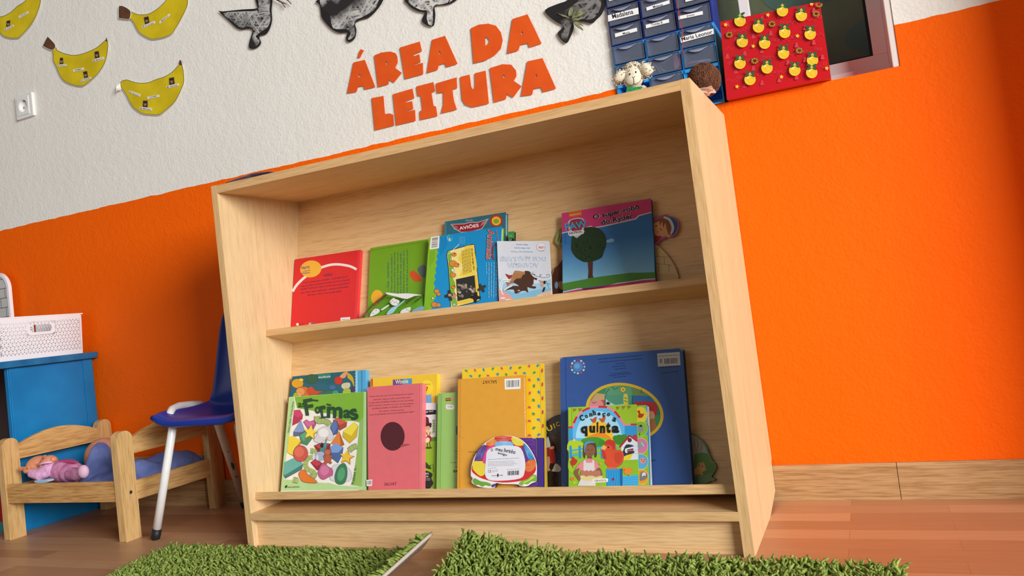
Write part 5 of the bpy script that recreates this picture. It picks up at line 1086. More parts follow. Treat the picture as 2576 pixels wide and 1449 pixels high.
F.area(smooth([(335, 1190), (365, 1180), (350, 1230), (390, 1290), (360, 1300), (308, 1220)], 3), '8a5a40'); F.area(smooth([(520, 1190), (556, 1180), (578, 1240), (560, 1290), (520, 1290), (545, 1240)], 3), '8a5a40')
F.area([(402, 1110), (420, 1100), (425, 1130), (480, 1130), (488, 1098), (500, 1112), (506, 1200), (515, 1345), (345, 1345), (380, 1270), (400, 1200)], 'dcd4d4')
for x in (395, 430, 468, 505, 538): F.area(ell(x, 1230, 24, 30), 'b87860')
F.area(smooth([(370, 1255), (400, 1248), (430, 1262), (470, 1250), (510, 1262), (575, 1250), (565, 1285), (480, 1298), (390, 1290)], 3), 'dcd08a')
F.area(smooth([(495, 1282), (620, 1276), (628, 1296), (618, 1310), (498, 1314), (490, 1298)], 3), 'f0f0ee'); b.T.text('GIRASSOL', (500, 1308), (618, 1304), 20, '7a2a3a', .03)
for x, y in ((320, 630), (372, 628), (722, 612), (776, 606), (828, 604)): F.area(smooth([(x - 12, y - 10), (x + 2, y - 2), (x + 14, y - 12), (x + 8, y + 12), (x - 8, y + 6)], 3), 'a8762c'); F.line([(x, y + 8), (x - 8, y + 24)], 4, 'a8762c')
for x, y in ((500, 730), (582, 726)): F.area(smooth([(x - 34, y - 14), (x - 10, y - 8), (x + 10, y - 26), (x + 24, y - 28), (x + 20, y + 6), (x + 4, y + 26), (x - 14, y + 14)], 3), 'c85030')
for ch, x0, y0, x1, y1, h in (('C', 380, 744, 415, 730, 58), ('o', 424, 716, 448, 706, 32), ('n', 460, 700, 486, 696, 34), ('h', 494, 688, 520, 684, 52), ('e', 534, 688, 560, 688, 30), ('ç', 574, 700, 602, 706, 42), ('o', 618, 690, 646, 698, 30), ('a', 668, 738, 700, 750, 40)):
    b.Ti.text(ch, (x0, y0), (x1, y1), h, '14242a', .06)
for ch, x0, y0, x1, y1, h in (('q', 380, 884, 440, 882, 96), ('u', 458, 850, 510, 850, 66), ('i', 526, 846, 540, 846, 98), ('n', 556, 852, 604, 852, 70), ('t', 614, 852, 654, 852, 104), ('a', 666, 850, 734, 852, 68)):
    b.Ti.text(ch, (x0, y0), (x1, y1), h, '141414', .09)
b.done()
tabs_g = b.g
# stepped page tabs sticking out at the right of that book
def TabFace(mb, off): return Face(b6, NV, NB + .053 - off, mb)
mb = MB(); T_ = TabFace(mb, .006)
o_ = [T_.p(x, y) for x, y in ((890, 596), (980, 590), (996, 600), (1026, 1345), (900, 1352))]
lowz = nv(0, 0, VLW)
o_ = [nv(p.x, NB + .047, max(p.dot(VV), VLW)) for p in o_]
mb.prism(o_, -NV * .014, mc('3aa4dc', .3, kind='page'), PAGE)
T_.area([(896, 596), (985, 592), (994, 775), (900, 782)], '9cc41e'); T_.line([(900, 782), (1000, 772)], 14, 'c82838')
T_.area([(900, 880), (1002, 870), (1016, 1340), (905, 1345)], '9cc41e'); T_.line([(1005, 780), (1022, 1340)], 12, '2f9ad8')
for y, c_, ic in ((682, 'f0d030', 'b0401c'), (812, '8cc028', '8c929a'), (972, 'e07ab4', '9a9ea4'), (1120, '5ab0e0', 'e89090'), (1262, 'ee9a28', '7a7c80')):
    T_.outlined(ell(932 + (y - 682) * .02, y, 66, 72), c_, 'd8e8c8', 5)
    if ic == 'b0401c': T_.area(smooth([(902, 650), (925, 640), (935, 670), (965, 672), (955, 700), (930, 712), (908, 700), (915, 670)], 3), ic)
    elif ic == '8c929a': T_.area(smooth([(910, 790), (935, 775), (955, 790), (958, 830), (930, 850), (912, 830)], 3), ic); T_.area(ell(936, 785, 14, 10), '22262a'); T_.line([(926, 850), (926, 880)], 6, '22262a')
    elif ic == '9a9ea4': T_.area(smooth([(915, 950), (945, 930), (975, 950), (960, 980), (930, 1010), (915, 990)], 3), ic); T_.line([(940, 940), (965, 975)], 8, 'd8d8dc')
    elif ic == 'e89090': T_.area(ell(955, 1110, 28, 26), ic); T_.area(ell(960, 1118, 10, 7), 'c86a70'); T_.area(ell(945, 1102, 4), '201414'); T_.area(ell(972, 1102, 4), '201414')
    else: T_.area(smooth([(930, 1230), (950, 1210), (985, 1225), (998, 1260), (970, 1290), (930, 1300), (925, 1270)], 3), ic); T_.area(ell(965, 1240, 18, 22, 20), 'dcdcdc'); T_.area(ell(966, 1256, 6), '101010')
mb.build('page_tabs', tabs_g)

# ---- turtle shaped book
s_ = Shaped('turtle shaped board book with coloured swirl patches, in front of the mustard yellow book', b5, [(582, 1200), (592, 1120), (620, 1040), (680, 950), (740, 890), (820, 848), (920, 828), (1000, 834), (1060, 852), (1110, 880), (1160, 930), (1200, 990), (1235, 1060), (1250, 1130), (1250, 1220), (1246, 1290), (1200, 1310), (1150, 1340), (1080, 1338), (1050, 1322), (900, 1318), (835, 1310), (830, 1345), (800, 1358), (720, 1355), (640, 1338), (590, 1300), (600, 1260), (584, 1240)], .0405, .009, 'ece8e8', '3a2450', k=3)
F = s_.F
F.area(smooth([(590, 1180), (600, 1120), (640, 1040), (720, 940), (800, 880), (880, 850), (1000, 852), (1100, 890), (1170, 960), (1225, 1060), (1240, 1140), (1230, 1200), (1150, 1270), (1000, 1300), (850, 1300), (700, 1265), (620, 1220)], 3), 'd02c34')
for pl_, c_, c2_ in (([(600, 1150), (610, 1090), (700, 1088), (742, 1110), (735, 1200), (680, 1240), (610, 1180)], 'e6cf24', 'f4ec70'), ([(622, 1060), (660, 970), (720, 920), (738, 960), (700, 1050), (680, 1085), (625, 1080)], '4a3488', '8a80c8'), ([(735, 905), (800, 862), (850, 870), (830, 920), (770, 935)], 'e07a24', 'f4b060'), ([(820, 850), (900, 830), (990, 838), (1000, 860), (940, 890), (850, 882)], 'd02c34', 'f08a70'), ([(992, 850), (1050, 856), (1112, 890), (1110, 925), (1040, 930), (1000, 890)], 'e6cf24', 'f4ec70'), ([(1118, 905), (1160, 950), (1222, 1055), (1170, 1070), (1130, 980)], '1f86cc', '70b8e8'), ([(1140, 1090), (1230, 1075), (1236, 1140), (1190, 1195), (1130, 1180)], 'd8662a', 'f0a060'), ([(700, 1085), (745, 960), (830, 925), (840, 990), (760, 1110)], 'd84a9a', 'd84a9a'), ([(845, 890), (990, 890), (1000, 940), (840, 945)], '7ab8e8', 'a8d4f4'), ([(1110, 930), (1135, 985), (1160, 1080), (1130, 1090), (1090, 1000)], '6a3a8a', '6a3a8a')):
    F.area(smooth(pl_, 3), c_); cx = sum(p[0] for p in pl_) / len(pl_); cy = sum(p[1] for p in pl_) / len(pl_)
    if c2_ != c_:
        for k in (.8, .58, .36, .16): F.line([(cx + (x - cx) * k, cy + (y - cy) * k) for x, y in smooth(pl_, 2)], 4, c2_)
F.area(smooth([(750, 980), (850, 935), (1000, 930), (1090, 960), (1130, 1080), (1125, 1200), (1080, 1262), (900, 1285), (760, 1275), (722, 1200), (735, 1080)], 3), 'e6e8f2')
F.area(smooth([(600, 1290), (620, 1260), (680, 1290), (740, 1300), (785, 1320), (775, 1340), (730, 1330), (700, 1345), (660, 1325), (630, 1330)], 3), '6aa83a'); F.area(smooth([(1070, 1320), (1090, 1290), (1150, 1270), (1200, 1230), (1245, 1230), (1244, 1290), (1200, 1290), (1160, 1320), (1120, 1315), (1100, 1335)], 3), '7ab840'); F.area(smooth([(1110, 1300), (1160, 1280), (1200, 1245), (1230, 1245), (1180, 1280), (1130, 1305)], 3), 'd8dc5a')
F.area(smooth([(790, 1330), (830, 1315), (835, 1335), (800, 1352)], 3), '5a3a80')
for ch, x0, y0, x1, y1, h in (('O', 782, 988, 806, 988, 30), ('meu', 828, 980, 900, 994, 26), ('livrinho', 914, 996, 1030, 1016, 42), ('amigo', 850, 1020, 944, 1044, 30)): s_.Ti.text(ch, (x0, y0), (x1, y1), h, '1a1a24', .04)
s_.T.text('Este livro é para partilhar com crianças a partir de um ano', (755, 1076), (1072, 1060), 10, '3a3a4a', .01)
for k, (x0, x1, y) in enumerate(((755, 1015, 1096), (755, 1030, 1110), (755, 1050, 1124), (755, 1018, 1138), (755, 846, 1164), (798, 860, 1186), (798, 858, 1198), (945, 1080, 1176))): F.words((x0, y), (x1, y - 10), 6, '8a8a98', k)
s_.T.text('CE', (757, 1204), (790, 1202), 26, '20202a', .0); F.barcode([(940, 1178), (1080, 1170), (1078, 1238), (938, 1246)], False, 9); s_.T.text('EDITORA', (795, 1240), (845, 1238), 9, '20202a', .02); s_.T.text('ESTAMPA', (868, 1236), (908, 1234), 9, '20202a', .02); F.area(ell(855, 1230, 8, 18), '20202a')
s_.done()
tg = s_.g
mb = MB(); PU = mc('5a2888', .35, kind='cover'); F = Face(b5, NV, NB + .0455, mb)
q = [F.p(x, y) for x, y in ((1060, 852), (1250, 850), (1258, 1345), (1060, 1345))]; q = [nv(p.x, NB + .0455, max(p.dot(VV), VLW)) for p in q]; mb.prism(q, -NV * .005, PU)
rr = random.Random(2)
for k in range(9): y = 880 + k * 50; F.line([(1130 + rr.uniform(-8, 8), y), (1180, y - 12), (1235, y + rr.uniform(-20, 20))], 5, '7a48a8')
for k in range(6): F.area([(1200 + k * 7, 851), (1206 + k * 7, 851), (1204 + k * 7, 858 + (k % 3) * 5)], 'dcd4dc')
F.line([(1247, 862), (1252, 1330)], 4, 'd8d0e0')
mb.build('back_leaf', tg)
mb = MB(); F = Face(b5, NV, NB + .0475, mb)
q = [F.p(x, y) for x, y in ((1252, 850), (1314, 852), (1316, 1352), (1258, 1348))]; q = [nv(p.x, NB + .0475, max(p.dot(VV), VLW)) for p in q]; mb.prism(q, -NV * .0065, mc('3c2480', .35, kind='cover')); mb.build('spine', tg)

# ================================================================ THINGS ON THE SILL AND ON TOP OF THE BOOKCASE
RED = mc('c21822', .28, kind='wrap'); GY = .36
g = thing('gift_box', 'box wrapped in shiny red christmas paper with stars and wreaths, on the window sill', 'gift box', (.11, .40, OZ0))
mb = MB()
fr = [(.0112, OZ0 + .0006), (.2035, OZ0 + .0006), (.2035, .9535), (.0190, .9630)]
mb.prism([(x, GY, z) for x, z in fr], (0, .105, 0), RED); mb.build('wrapped_box', g, bevel=.002)
mb = MB(); F = Face(c5, YN, GY, mb, -1); F.clip = (190, 40, 1580, 1240)
CR = [(175, 280), (1462, 24), (1586, 975), (250, 1240)]
def inq(x, y): 
    top = 280 - (x - 175) * .199; bot = 1240 - (x - 250) * .198; lx = 175 + (y - 280) * .08; rx = 1462 + (y - 24) * .13
    return top + 14 < y < bot - 14 and lx + 14 < x < rx - 14
rr = random.Random(12)
for i in range(13):
    for j in range(11):
        x = 200 + i * 112 + (j % 2) * 56; y = 210 + j * 104 - i * 18
        if not inq(x, y): continue
        k = (i * 2 + j) % 4
        if k == 0:      # pale ring pair
            for dx in (-26, 26):
                if inq(x + dx, y): F.area(ell(x + dx, y, 25, 18, -8, 16), 'd2404a', holes=[ell(x + dx, y, 20, 13, -8, 16)])
        elif k == 1:    # bell
            F.area(smooth([(x - 26, y + 26), (x - 18, y), (x - 12, y - 26), (x + 4, y - 34), (x + 16, y - 24), (x + 20, y), (x + 30, y + 20), (x, y + 30)], 3), 'cc3a46')
        elif k == 2:    # dotted zigzag
            for d in range(-4, 5): 
                if inq(x + d * 18, y + abs(d % 4 - 2) * 14): F.area([(x + d * 18 + a, y + abs(d % 4 - 2) * 14 + e) for a, e in ((-7, 0), (0, -7), (7, 0), (0, 7))], 'd63e48')
for x, y in ((232, 320), (782, 194), (1348, 52), (592, 598), (1165, 465), (382, 1122), (958, 996), (1545, 884)): F.area(star(x, y, 30, 12), 'f2c838')
def wreath(x, y):
    F.area(ell(x, y, 48, 40), '5a6a1c', holes=[ell(x, y, 20, 17)])
    for a in range(0, 360, 24): F.area(ell(x + 34 * cos(radians(a)), y + 29 * sin(radians(a)), 9, 6, a, 8), 'a8b43a' if a % 48 else 'b83a2a')
for x, y in ((282, 450), (836, 310), (1410, 178), (612, 788), (1190, 655), (1444, 56)): wreath(x, y)
def holly(x, y, s=1):
    for a in (-150, -30, 150, 30): 
        F.area([(x + s * (30 + 34 * cos(radians(t))) * cos(radians(a)) - s * 14 * sin(radians(t)) * sin(radians(a)), y + s * (30 + 34 * cos(radians(t))) * sin(radians(a)) + s * 14 * sin(radians(t)) * cos(radians(a))) for t in range(0, 360, 30)], '245c30')
    for dx, dy in ((-9, 4), (9, 4), (0, -9)): F.area(ell(x + dx * s, y + dy * s, 8 * s, n=10), 'e0c060')
# plain baubles stand in for the printed figures
def bauble(x, y, r_, body='e8c02c'):
    if not inq(x, y): return
    F.area(ell(x, y, r_, r_, n=22), body); F.area(ell(x - r_ * .3, y - r_ * .32, r_ * .26, n=10), 'f4dc78'); holly(x, y - r_ + 2, 1.15); F.area(ell(x + r_ * .2, y + r_ * .1, r_ * .55, r_ * .5, 0, 20, 0, 360), 'dcb022', holes=[ell(x + r_ * .2, y + r_ * .1, r_ * .47, r_ * .42)])
for x, y in ((420, 270), (1215, 200), (1330, 440), (450, 540), (740, 560), (420, 820), (1000, 420), (985, 690), (1360, 780), (550, 1030), (770, 880), (1130, 910), (970, 140), (1350, 960 - 20), (660, 350)): bauble(x, y, 74)
mb.build('wrap_print', g)

# plush lamb
def remesh(o, v, sub=True):
    m = o.modifiers.new('remesh', 'REMESH'); m.mode = 'VOXEL'; m.voxel_size = v; m.use_smooth_shade = True
    s = o.modifiers.new('smooth', 'SMOOTH'); s.iterations = 3; s.factor = .6; return o
def hit(crop, x, y, c, r):
    d = ray(*crop(x, y)).normalized(); oc = CAM - Vector(c); r = r if hasattr(r, '__len__') else (r,) * 3
    D = Vector((d.x / r[0], d.y / r[1], d.z / r[2])); O = Vector((oc.x / r[0], oc.y / r[1], oc.z / r[2]))
    b_ = D.dot(O); q = b_ * b_ - D.dot(D) * (O.dot(O) - 1)
    t = (-b_ - math.sqrt(max(q, 0))) / D.dot(D); return CAM + d * t
PL = noisy('plush_cream', (222, 208, 182), (238, 228, 206), 260, .9, .5, 500, spec=.1); WOOL = noisy('wool_cream', (214, 198, 170), (236, 226, 204), 200, .95, .9, 300, spec=.1)
SY = .25
hc = at(*c4(488, 985), 'Y', SY); hr = (.0205, .019, .0235)
g = thing('plush_lamb', 'small cream plush lamb with curly wool, stitched smile and green scarf on the bookcase', 'soft toy', (hc.x, SY, HT))
mb = MB(); mb.ball(hc, hr, PL, 28, 18)
mz = at(*c4(490, 1050), 'Y', SY); mb.ball(mz + Vector((0, -.006, -.002)), (.0185, .016, .014), PL, 24, 16)
bd = Vector((hc.x + .001, SY + .006, HT + .036)); mb.ball(bd, (.021, .02, .0355), PL, 24, 16)
o = remesh(mb.build('body', g, True), .0016)
mb = MB(); mb2 = MB(); rr = random.Random(21)
for c_, r_, n_, cond in ((hc, (.0212, .0197, .0243), 260, lambda d: d.z > .42 + .25 * (-d.y)), (bd, (.022, .021, .036), 420, lambda d: d.z < .75)):
    for _ in range(n_ * 3):
        d = Vector((rr.gauss(0, 1), rr.gauss(0, 1), rr.gauss(0, 1))).normalized()
        if not cond(d): continue
        p = c_ + Vector((d.x * r_[0], d.y * r_[1], d.z * r_[2])); a = d.orthogonal().normalized(); b_ = d.cross(a); t0 = rr.uniform(0, 6)
        mb.tube([p - d * .001] + [p + d * (.0012 + .0008 * k) + (a * cos(t0 + k * 1.5) + b_ * sin(t0 + k * 1.5)) * .0016 for k in range(4)], [.0011, .0011, .001, .0009, .0005], WOOL, 5)
mb.build('wool', g, True)
for side, pts in (('l', [(395, 955), (330, 985), (285, 1030), (300, 1080)]), ('r', [(590, 880), (640, 880), (665, 930), (640, 985)])):
    mb = MB(); ps = [at(*c4(x, y), 'Y', SY - .006) for x, y in pts]; mb.tube([ps[0] + Vector((0, .004, 0))] + ps, [.004, .008, .0115, .0125, .006], PL, 14)
    rr = random.Random(len(side) + pts[0][0])
    for _ in range(90):
        k = rr.randrange(4); d = Vector((rr.gauss(0, 1), rr.gauss(0, 1), rr.gauss(0, 1))).normalized(); p = ps[k] + d * (.008, .0115, .0125, .007)[k]
        mb.tube([p, p + d * .0015, p + d * .002 + Vector((.001, 0, .001))], [.0012, .001, .0005], WOOL, 5)
    mb.build('ear', g, True)
THR = mc('2a2020', .7, kind='thread')
for x, y in ((437, 965), (515, 938)):
    mb = MB(); mb.ball(hit(c4, x, y, hc, hr), (.0014, .0012, .0022), THR, 12, 8); mb.build('eye', g, True)
mb = MB(); MZ, MR = mz + Vector((0, -.006, -.002)), (.0189, .0164, .0144)
for pl_ in ([(386, 1076), (396, 1092), (430, 1110), (470, 1108), (492, 1094), (520, 1092), (560, 1068), (592, 1020)], [(492, 1094), (490, 1050), (486, 1020)], [(470, 1000), (486, 1018), (504, 990)], [(584, 1016), (598, 1024)], [(380, 1070), (392, 1084)]):
    mb.tube([hit(c4, x, y, MZ, MR) for x, y in pl_], .0005, THR, 6)
for pl_ in ([(414, 935), (424, 920), (438, 914)], [(498, 900), (512, 892), (524, 896)]): mb.tube([hit(c4, x, y, hc, hr) for x, y in pl_], .0004, THR, 6)
mb.build('stitched_face', g, True)
mb = MB(); GRN = noisy('green_felt', (28, 130, 70), (48, 160, 90), 300, .9, .4, 500)
q = [at(*c4(x, y), 'Y', SY - .018) for x, y in smooth([(400, 1130), (470, 1140), (560, 1126), (580, 1150), (565, 1210), (480, 1230), (390, 1210), (396, 1160)], 3)]
mb.prism(q, (0, .034, 0), GRN); mb.build('scarf', g, bevel=.002)

# coconut on a scrap of paper
CO = Vector((-.003, .182, .8115)); CR_ = .031
g = thing('coconut', 'brown hairy coconut resting on the corner of the bookcase top', 'coconut', (CO.x, CO.y, HT + .002))
HB = noisy('coconut_shell', (62, 34, 20), (96, 56, 34), 120, .9); HH = noisy('coconut_hair', (84, 46, 28), (140, 88, 58), 500, .85)
mb = MB(); mb.ball(CO, (CR_ * .93, CR_ * .95, CR_), HB, 28, 18); mb.build('shell', g, True)
mb = MB(); rr = random.Random(8)
for _ in range(1500):
    th = rr.uniform(0, 2 * pi); zz = rr.uniform(-.95, 1); r0 = math.sqrt(max(0, 1 - zz * zz)); d = Vector((cos(th) * r0, sin(th) * r0, zz))
    t_ = Vector((-sin(th) * .5, cos(th) * .5, rr.choice((-1, 1)) * 1.2)) + Vector((rr.gauss(0, .5), rr.gauss(0, .5), rr.gauss(0, .5))); t_ = (t_ - d * t_.dot(d)).normalized()
    P = []
    for k in range(5):
        q = (d + t_ * k * .12).normalized(); P.append(CO + Vector((q.x * .93, q.y * .95, q.z)) * (CR_ * (1.005 + .012 * k * rr.random())))
    mb.tube(P, [.0004, .0004, .0004, .0003, .0002], HH, 4, False)
mb.build('hair', g, True)
mb = MB(); vs = []; rr = random.Random(6)
for i in range(9):
    for j in range(6): vs.append((-.036 + i * .0065, .125 + j * .010, HT + .0012 + (.006 * abs(sin(i * 1.7 + j)) + rr.uniform(0, .002)) * (1 if i > 6 or j < 2 else .12)))
mb.add(vs, [(i * 6 + j, (i + 1) * 6 + j, (i + 1) * 6 + j + 1, i * 6 + j + 1) for i in range(8) for j in range(5)], mc('e6e2de', .7, kind='paper'))
o = mb.build('crumpled_paper'); o.modifiers.new('s', 'SOLIDIFY').thickness = .0004; tag(o, 'crumpled white scrap of paper under the coconut', 'paper')
mb = MB(); vs = []
for i in range(12):
    for j in range(6):
        x = -.985 + i * .0115; y = .0015 + j * .04; vs.append((x, y, HT + .0010 + (.0048 * sin(pi * min(1, i / 11)) ** 1.0 + .002 * (i > 5)) * max(0, 1 - j / 2.2)))
mb.add(vs, [(i * 6 + j, (i + 1) * 6 + j, (i + 1) * 6 + j + 1, i * 6 + j + 1) for i in range(11) for j in range(5)], mc('6a6480', .6, kind='paper'))
o = mb.build('paper_sheet', None, True); o.modifiers.new('s', 'SOLIDIFY').thickness = .0008; tag(o, 'dull violet sheet with a curling edge on top of the bookcase at its left end', 'paper')

# ================================================================ BLUE CABINET, BASKET, BOARD
BP = noisy('blue_gloss_paint', (16, 116, 176), (24, 130, 192), 9, .32, .08, 60); BPD = noisy('blue_worn_edge', (22, 98, 150), (40, 118, 165), 20, .35)
XF = -1.872; g = thing('blue_cabinet', 'blue painted low wooden play cabinet standing behind the doll bed against the wall', 'cabinet', (-2.15, .23, 0))
mb = MB(); mb.box((XF - .014, .092, 0), (XF, .372, .4385), BP)
mb.box((XF, .335, .005), (XF + .003, .368, .4385), BP); mb.box((XF, .096, .005), (XF + .003, .128, .4385), BP); mb.build('side_panel', g, bevel=.001)
mb = MB(); mb.box((-2.52, .057, .4387), (XF + .018, .3785, .4572), BPD); mb.build('top_board', g, bevel=.002)
mb = MB(); mb.box((-2.48, .36, 0), (XF - .014, .372, .4385), mc('5a3a24', .6, kind='board')); mb.build('back_panel', g)
zt = at(8, 1226, 'Y', .092).z; zr = at(8, 1248, 'Y', .092).z; zb_ = at(8, 1313, 'Y', .092).z
TEAL = mc('2f8a94', .4, kind='paint')
mb = MB(); mb.box((-2.48, .094, zr), (XF - .014, .36, zt), TEAL); mb.box((-2.48, .094, 0), (XF - .014, .36, zb_), TEAL); mb.build('shelf_rail', g)
mb = MB(); mb.box((-2.47, .092, zb_ + .001), (XF - .016, .110, zr - .001), mc('b01020', .35, kind='paint')); mb.build('red_drawer_front', g)
mb = MB(); mb.box((-2.49, .092, 0), (-2.476, .372, .4385), BP); mb.build('side_panel', g)

WP = plastic('white_basket_plastic', (238, 238, 242), .32)
BX, BY0, BY1, BZ, BH = -1.878, .070, .349, .4576, .1185
g = thing('plastic_basket', 'white perforated plastic basket with an oval handle slot on the blue cabinet', 'basket', (BX - .11, .21, BZ))
def lattice(mb, O, ux, uz, Wd, Hh, slot=False, s=.0118):
    h = s * .866; cy = 0; row = 0; zz = .012
    def P(u, v): return O + ux * u + uz * v
    sc_, sr = (Wd / 2, Hh * .70), (.0355, .0105)
    while zz + h < Hh - .012:
        c = 0; u = .008 - (s / 2 if row % 2 else 0)
        while u < Wd - .008:
            for tri in (((u, zz), (u + s, zz), (u + s / 2, zz + h)), ((u + s, zz), (u + 1.5 * s, zz + h), (u + s / 2, zz + h))):
                tri = [(min(max(a, .004), Wd - .004), b) for a, b in tri]
                m_ = (sum(p[0] for p in tri) / 3, sum(p[1] for p in tri) / 3)
                if max(p[0] for p in tri) - min(p[0] for p in tri) < s * .4: continue
                near = slot and abs(m_[0] - sc_[0]) < sr[0] + .013 and abs(m_[1] - sc_[1]) < sr[1] + .007
                if near: continue
                k = .5
                inn = [(m_[0] + (a - m_[0]) * k, m_[1] + (b - m_[1]) * k) for a, b in tri]
                V = [P(*p) for p in tri] + [P(*p) for p in inn]
                mb.add(V, [(0, 1, 4, 3), (1, 2, 5, 4), (2, 0, 3, 5)], WP)
            u += s
        zz += h; row += 1
    top = zz
    for a, b in (((0, 0), (Wd, .012)), ((0, top), (Wd, Hh)), ((0, .012), (.006, top)), ((Wd - .006, .012), (Wd, top))):
        mb.add([P(a[0], a[1]), P(b[0], a[1]), P(b[0], b[1]), P(a[0], b[1])], [(0, 1, 2, 3)], WP)
    if slot:
        N = 36; stad = []; 
        def st(rx, ry, i):
            t = 2 * pi * i / N; x = cos(t); y = sin(t); L_ = rx - ry
            return (sc_[0] + (L_ if x > 0 else -L_) + ry * x, sc_[1] + ry * y)
        o1 = [st(sr[0] + .014, sr[1] + .008, i) for i in range(N)]; o2 = [st(sr[0], sr[1], i) for i in range(N)]
        mb.add([P(*p) for p in o1] + [P(*p) for p in o2], [(i, (i + 1) % N, N + (i + 1) % N, N + i) for i in range(N)], WP)
DX = .20
for nm, O, ux, uz, Wd, sl in (('front_wall', Vector((BX, BY0 + .004, BZ)), Vector((0, 1, 0)), Vector((.035, 0, 1)).normalized(), BY1 - BY0 - .008, True), ('back_wall', Vector((BX - DX, BY0 + .004, BZ)), Vector((0, 1, 0)), Vector((-.035, 0, 1)).normalized(), BY1 - BY0 - .008, False),
                              ('end_wall', Vector((BX, BY0, BZ)), Vector((-1, 0, 0)), Vector((0, -.035, 1)).normalized(), DX, False), ('end_wall', Vector((BX, BY1 - .004, BZ)), Vector((-1, 0, 0)), Vector((0, .06, 1)).normalized(), DX, False)):
    mb = MB(); lattice(mb, O, ux, uz, Wd, BH, sl); o = mb.build(nm, g); so = o.modifiers.new('s', 'SOLIDIFY'); so.thickness = .0022; so.offset = 0
mb = MB(); mb.box((BX - DX, BY0, BZ), (BX, BY1 - .004, BZ + .003), WP); mb.build('bottom', g)
mb = MB(); e = .006; z1 = BZ + BH
a = [(BX + e, BY0 - .003), (BX + e, BY1 + .005), (BX - DX - e, BY1 + .005), (BX - DX - e, BY0 - .003)]; i_ = [(BX + .001, BY0 + .001), (BX + .001, BY1 + .001), (BX - DX - .001, BY1 + .001), (BX - DX - .001, BY0 + .001)]
mb.prism([(x, y, z1) for x, y in a], (0, 0, -.0035), WP, holes=[[(x, y, z1) for x, y in i_]]); mb.build('rim', g, bevel=.001)
# board with stone print
def stone_mat():
    m, nt, b = base('stone_print'); L = nt.links.new; tc = nt.nodes.new('ShaderNodeTexCoord'); mp = nt.nodes.new('ShaderNodeMapping'); mp.inputs['Rotation'].default_value = (radians(90), 0, 0)
    br = nt.nodes.new('ShaderNodeTexBrick'); br.inputs['Scale'].default_value = 1; br.inputs['Brick Width'].default_value = .045; br.inputs['Row Height'].default_value = .03; br.inputs['Mortar Size'].default_value = .0016; br.inputs['Mortar Smooth'].default_value = .1
    br.inputs['Color1'].default_value = lin((190, 188, 182)); br.inputs['Color2'].default_value = lin((204, 202, 196)); br.inputs['Mortar'].default_value = lin((128, 126, 124))
    L(tc.outputs['Object'], mp.inputs['Vector']); L(mp.outputs['Vector'], br.inputs['Vector']); L(br.outputs['Color'], b.inputs['Base Color']); return m
AX, AZ = at(32, 800, 'Y', .352).x, at(0, 695, 'Y', .352).z
g = thing('play_board', 'grey stone printed board with a white rounded frame behind the basket', 'board', (AX - .14, .355, BZ))
def rr_pts(x0, x1, z0, z1, r_): return [(x0, z0), (x1, z0)] + [(x1 - r_ + r_ * cos(radians(t)), z1 - r_ + r_ * sin(radians(t))) for t in range(0, 91, 10)] + [(x0 + r_ + r_ * cos(radians(t)), z1 - r_ + r_ * sin(radians(t))) for t in range(90, 181, 10)]
o_ = rr_pts(AX - .28, AX, BZ + .0002, AZ + .012, .055); i_ = rr_pts(AX - .272, AX - .009, BZ + .008, AZ + .003, .047)
mb = MB(); mb.prism([(x, .346, z) for x, z in o_], (0, .012, 0), WP, holes=[[(x, .346, z) for x, z in i_]]); mb.build('frame', g)
mb = MB(); mb.prism([(x, .349, z) for x, z in i_], (0, .006, 0), stone_mat()); mb.build('panel', g)

# ================================================================ DOLL BED
PINE_Y = wood('pine_y', (214, 172, 112), (176, 128, 72), 'Y', .4, 260, 12); PINE_X = wood('pine_x', (210, 165, 104), (168, 118, 62), 'X', .4, 260, 12); PINE_Z = wood('pine_z', (216, 178, 120), (184, 140, 84), 'Z', .4, 260, 12)
g = thing('doll_bed', 'small pine doll bed with arched end boards in front of the blue cabinet', 'doll bed', (-1.62, .2, 0))
PXs = ((-1.8425, -1.821), (-1.429, -1.408)); PYs = ((.021, .069), (.326, .373))
for xa, xb in PXs:
    for ya, yb in PYs:
        mb = MB(); ym = (ya + yb) / 2; hw = (yb - ya) / 2
        prof = [(ya, 0), (yb, 0), (yb, .238)] + [(ym + hw * cos(radians(t)), .238 + .0195 * sin(radians(t))) for t in range(15, 170, 15)] + [(ya, .238)]
        mb.prism([(xa, y, z) for y, z in prof], (xb - xa, 0, 0), PINE_Z); mb.build('post', g, bevel=.0022)
for (xa, xb), nm in zip(PXs, ('headboard', 'footboard')):
    xm = (xa + xb) / 2; mb = MB()
    prof = [(.068, .199), (.327, .199)] + [(.327 - (.327 - .068) * i / 16, .236 + .027 * sin(pi * i / 16)) for i in range(17)]
    mb.prism([(xm - .006, y, z) for y, z in prof], (.012, 0, 0), PINE_Y); mb.build(nm, g, bevel=.001)
    mb = MB(); mb.box((xm - .006, .068, .088), (xm + .006, .327, .134), PINE_Y); mb.build('end_rail', g, bevel=.001)
for ya in (.024, .357):
    mb = MB(); mb.box((-1.8208, ya, .0935), (-1.4292, ya + .013, .1412), PINE_X); mb.build('side_rail', g, bevel=.001)
mb = MB(); mb.box((-1.82, .038, .098), (-1.43, .356, .104), PINE_X); mb.build('bed_base', g)
STL = metal('zinc_screw', (190, 190, 192), .3)
mb = MB(); p = at(328, 1238, 'X', -1.4078); mb.tube([p, p + Vector((.0022, 0, 0))], .0042, STL, 14); mb.tube([p + Vector((.0022, 0, 0)), p + Vector((.0024, 0, 0))], .002, mc('303030'), 6); mb.build('screw', g)

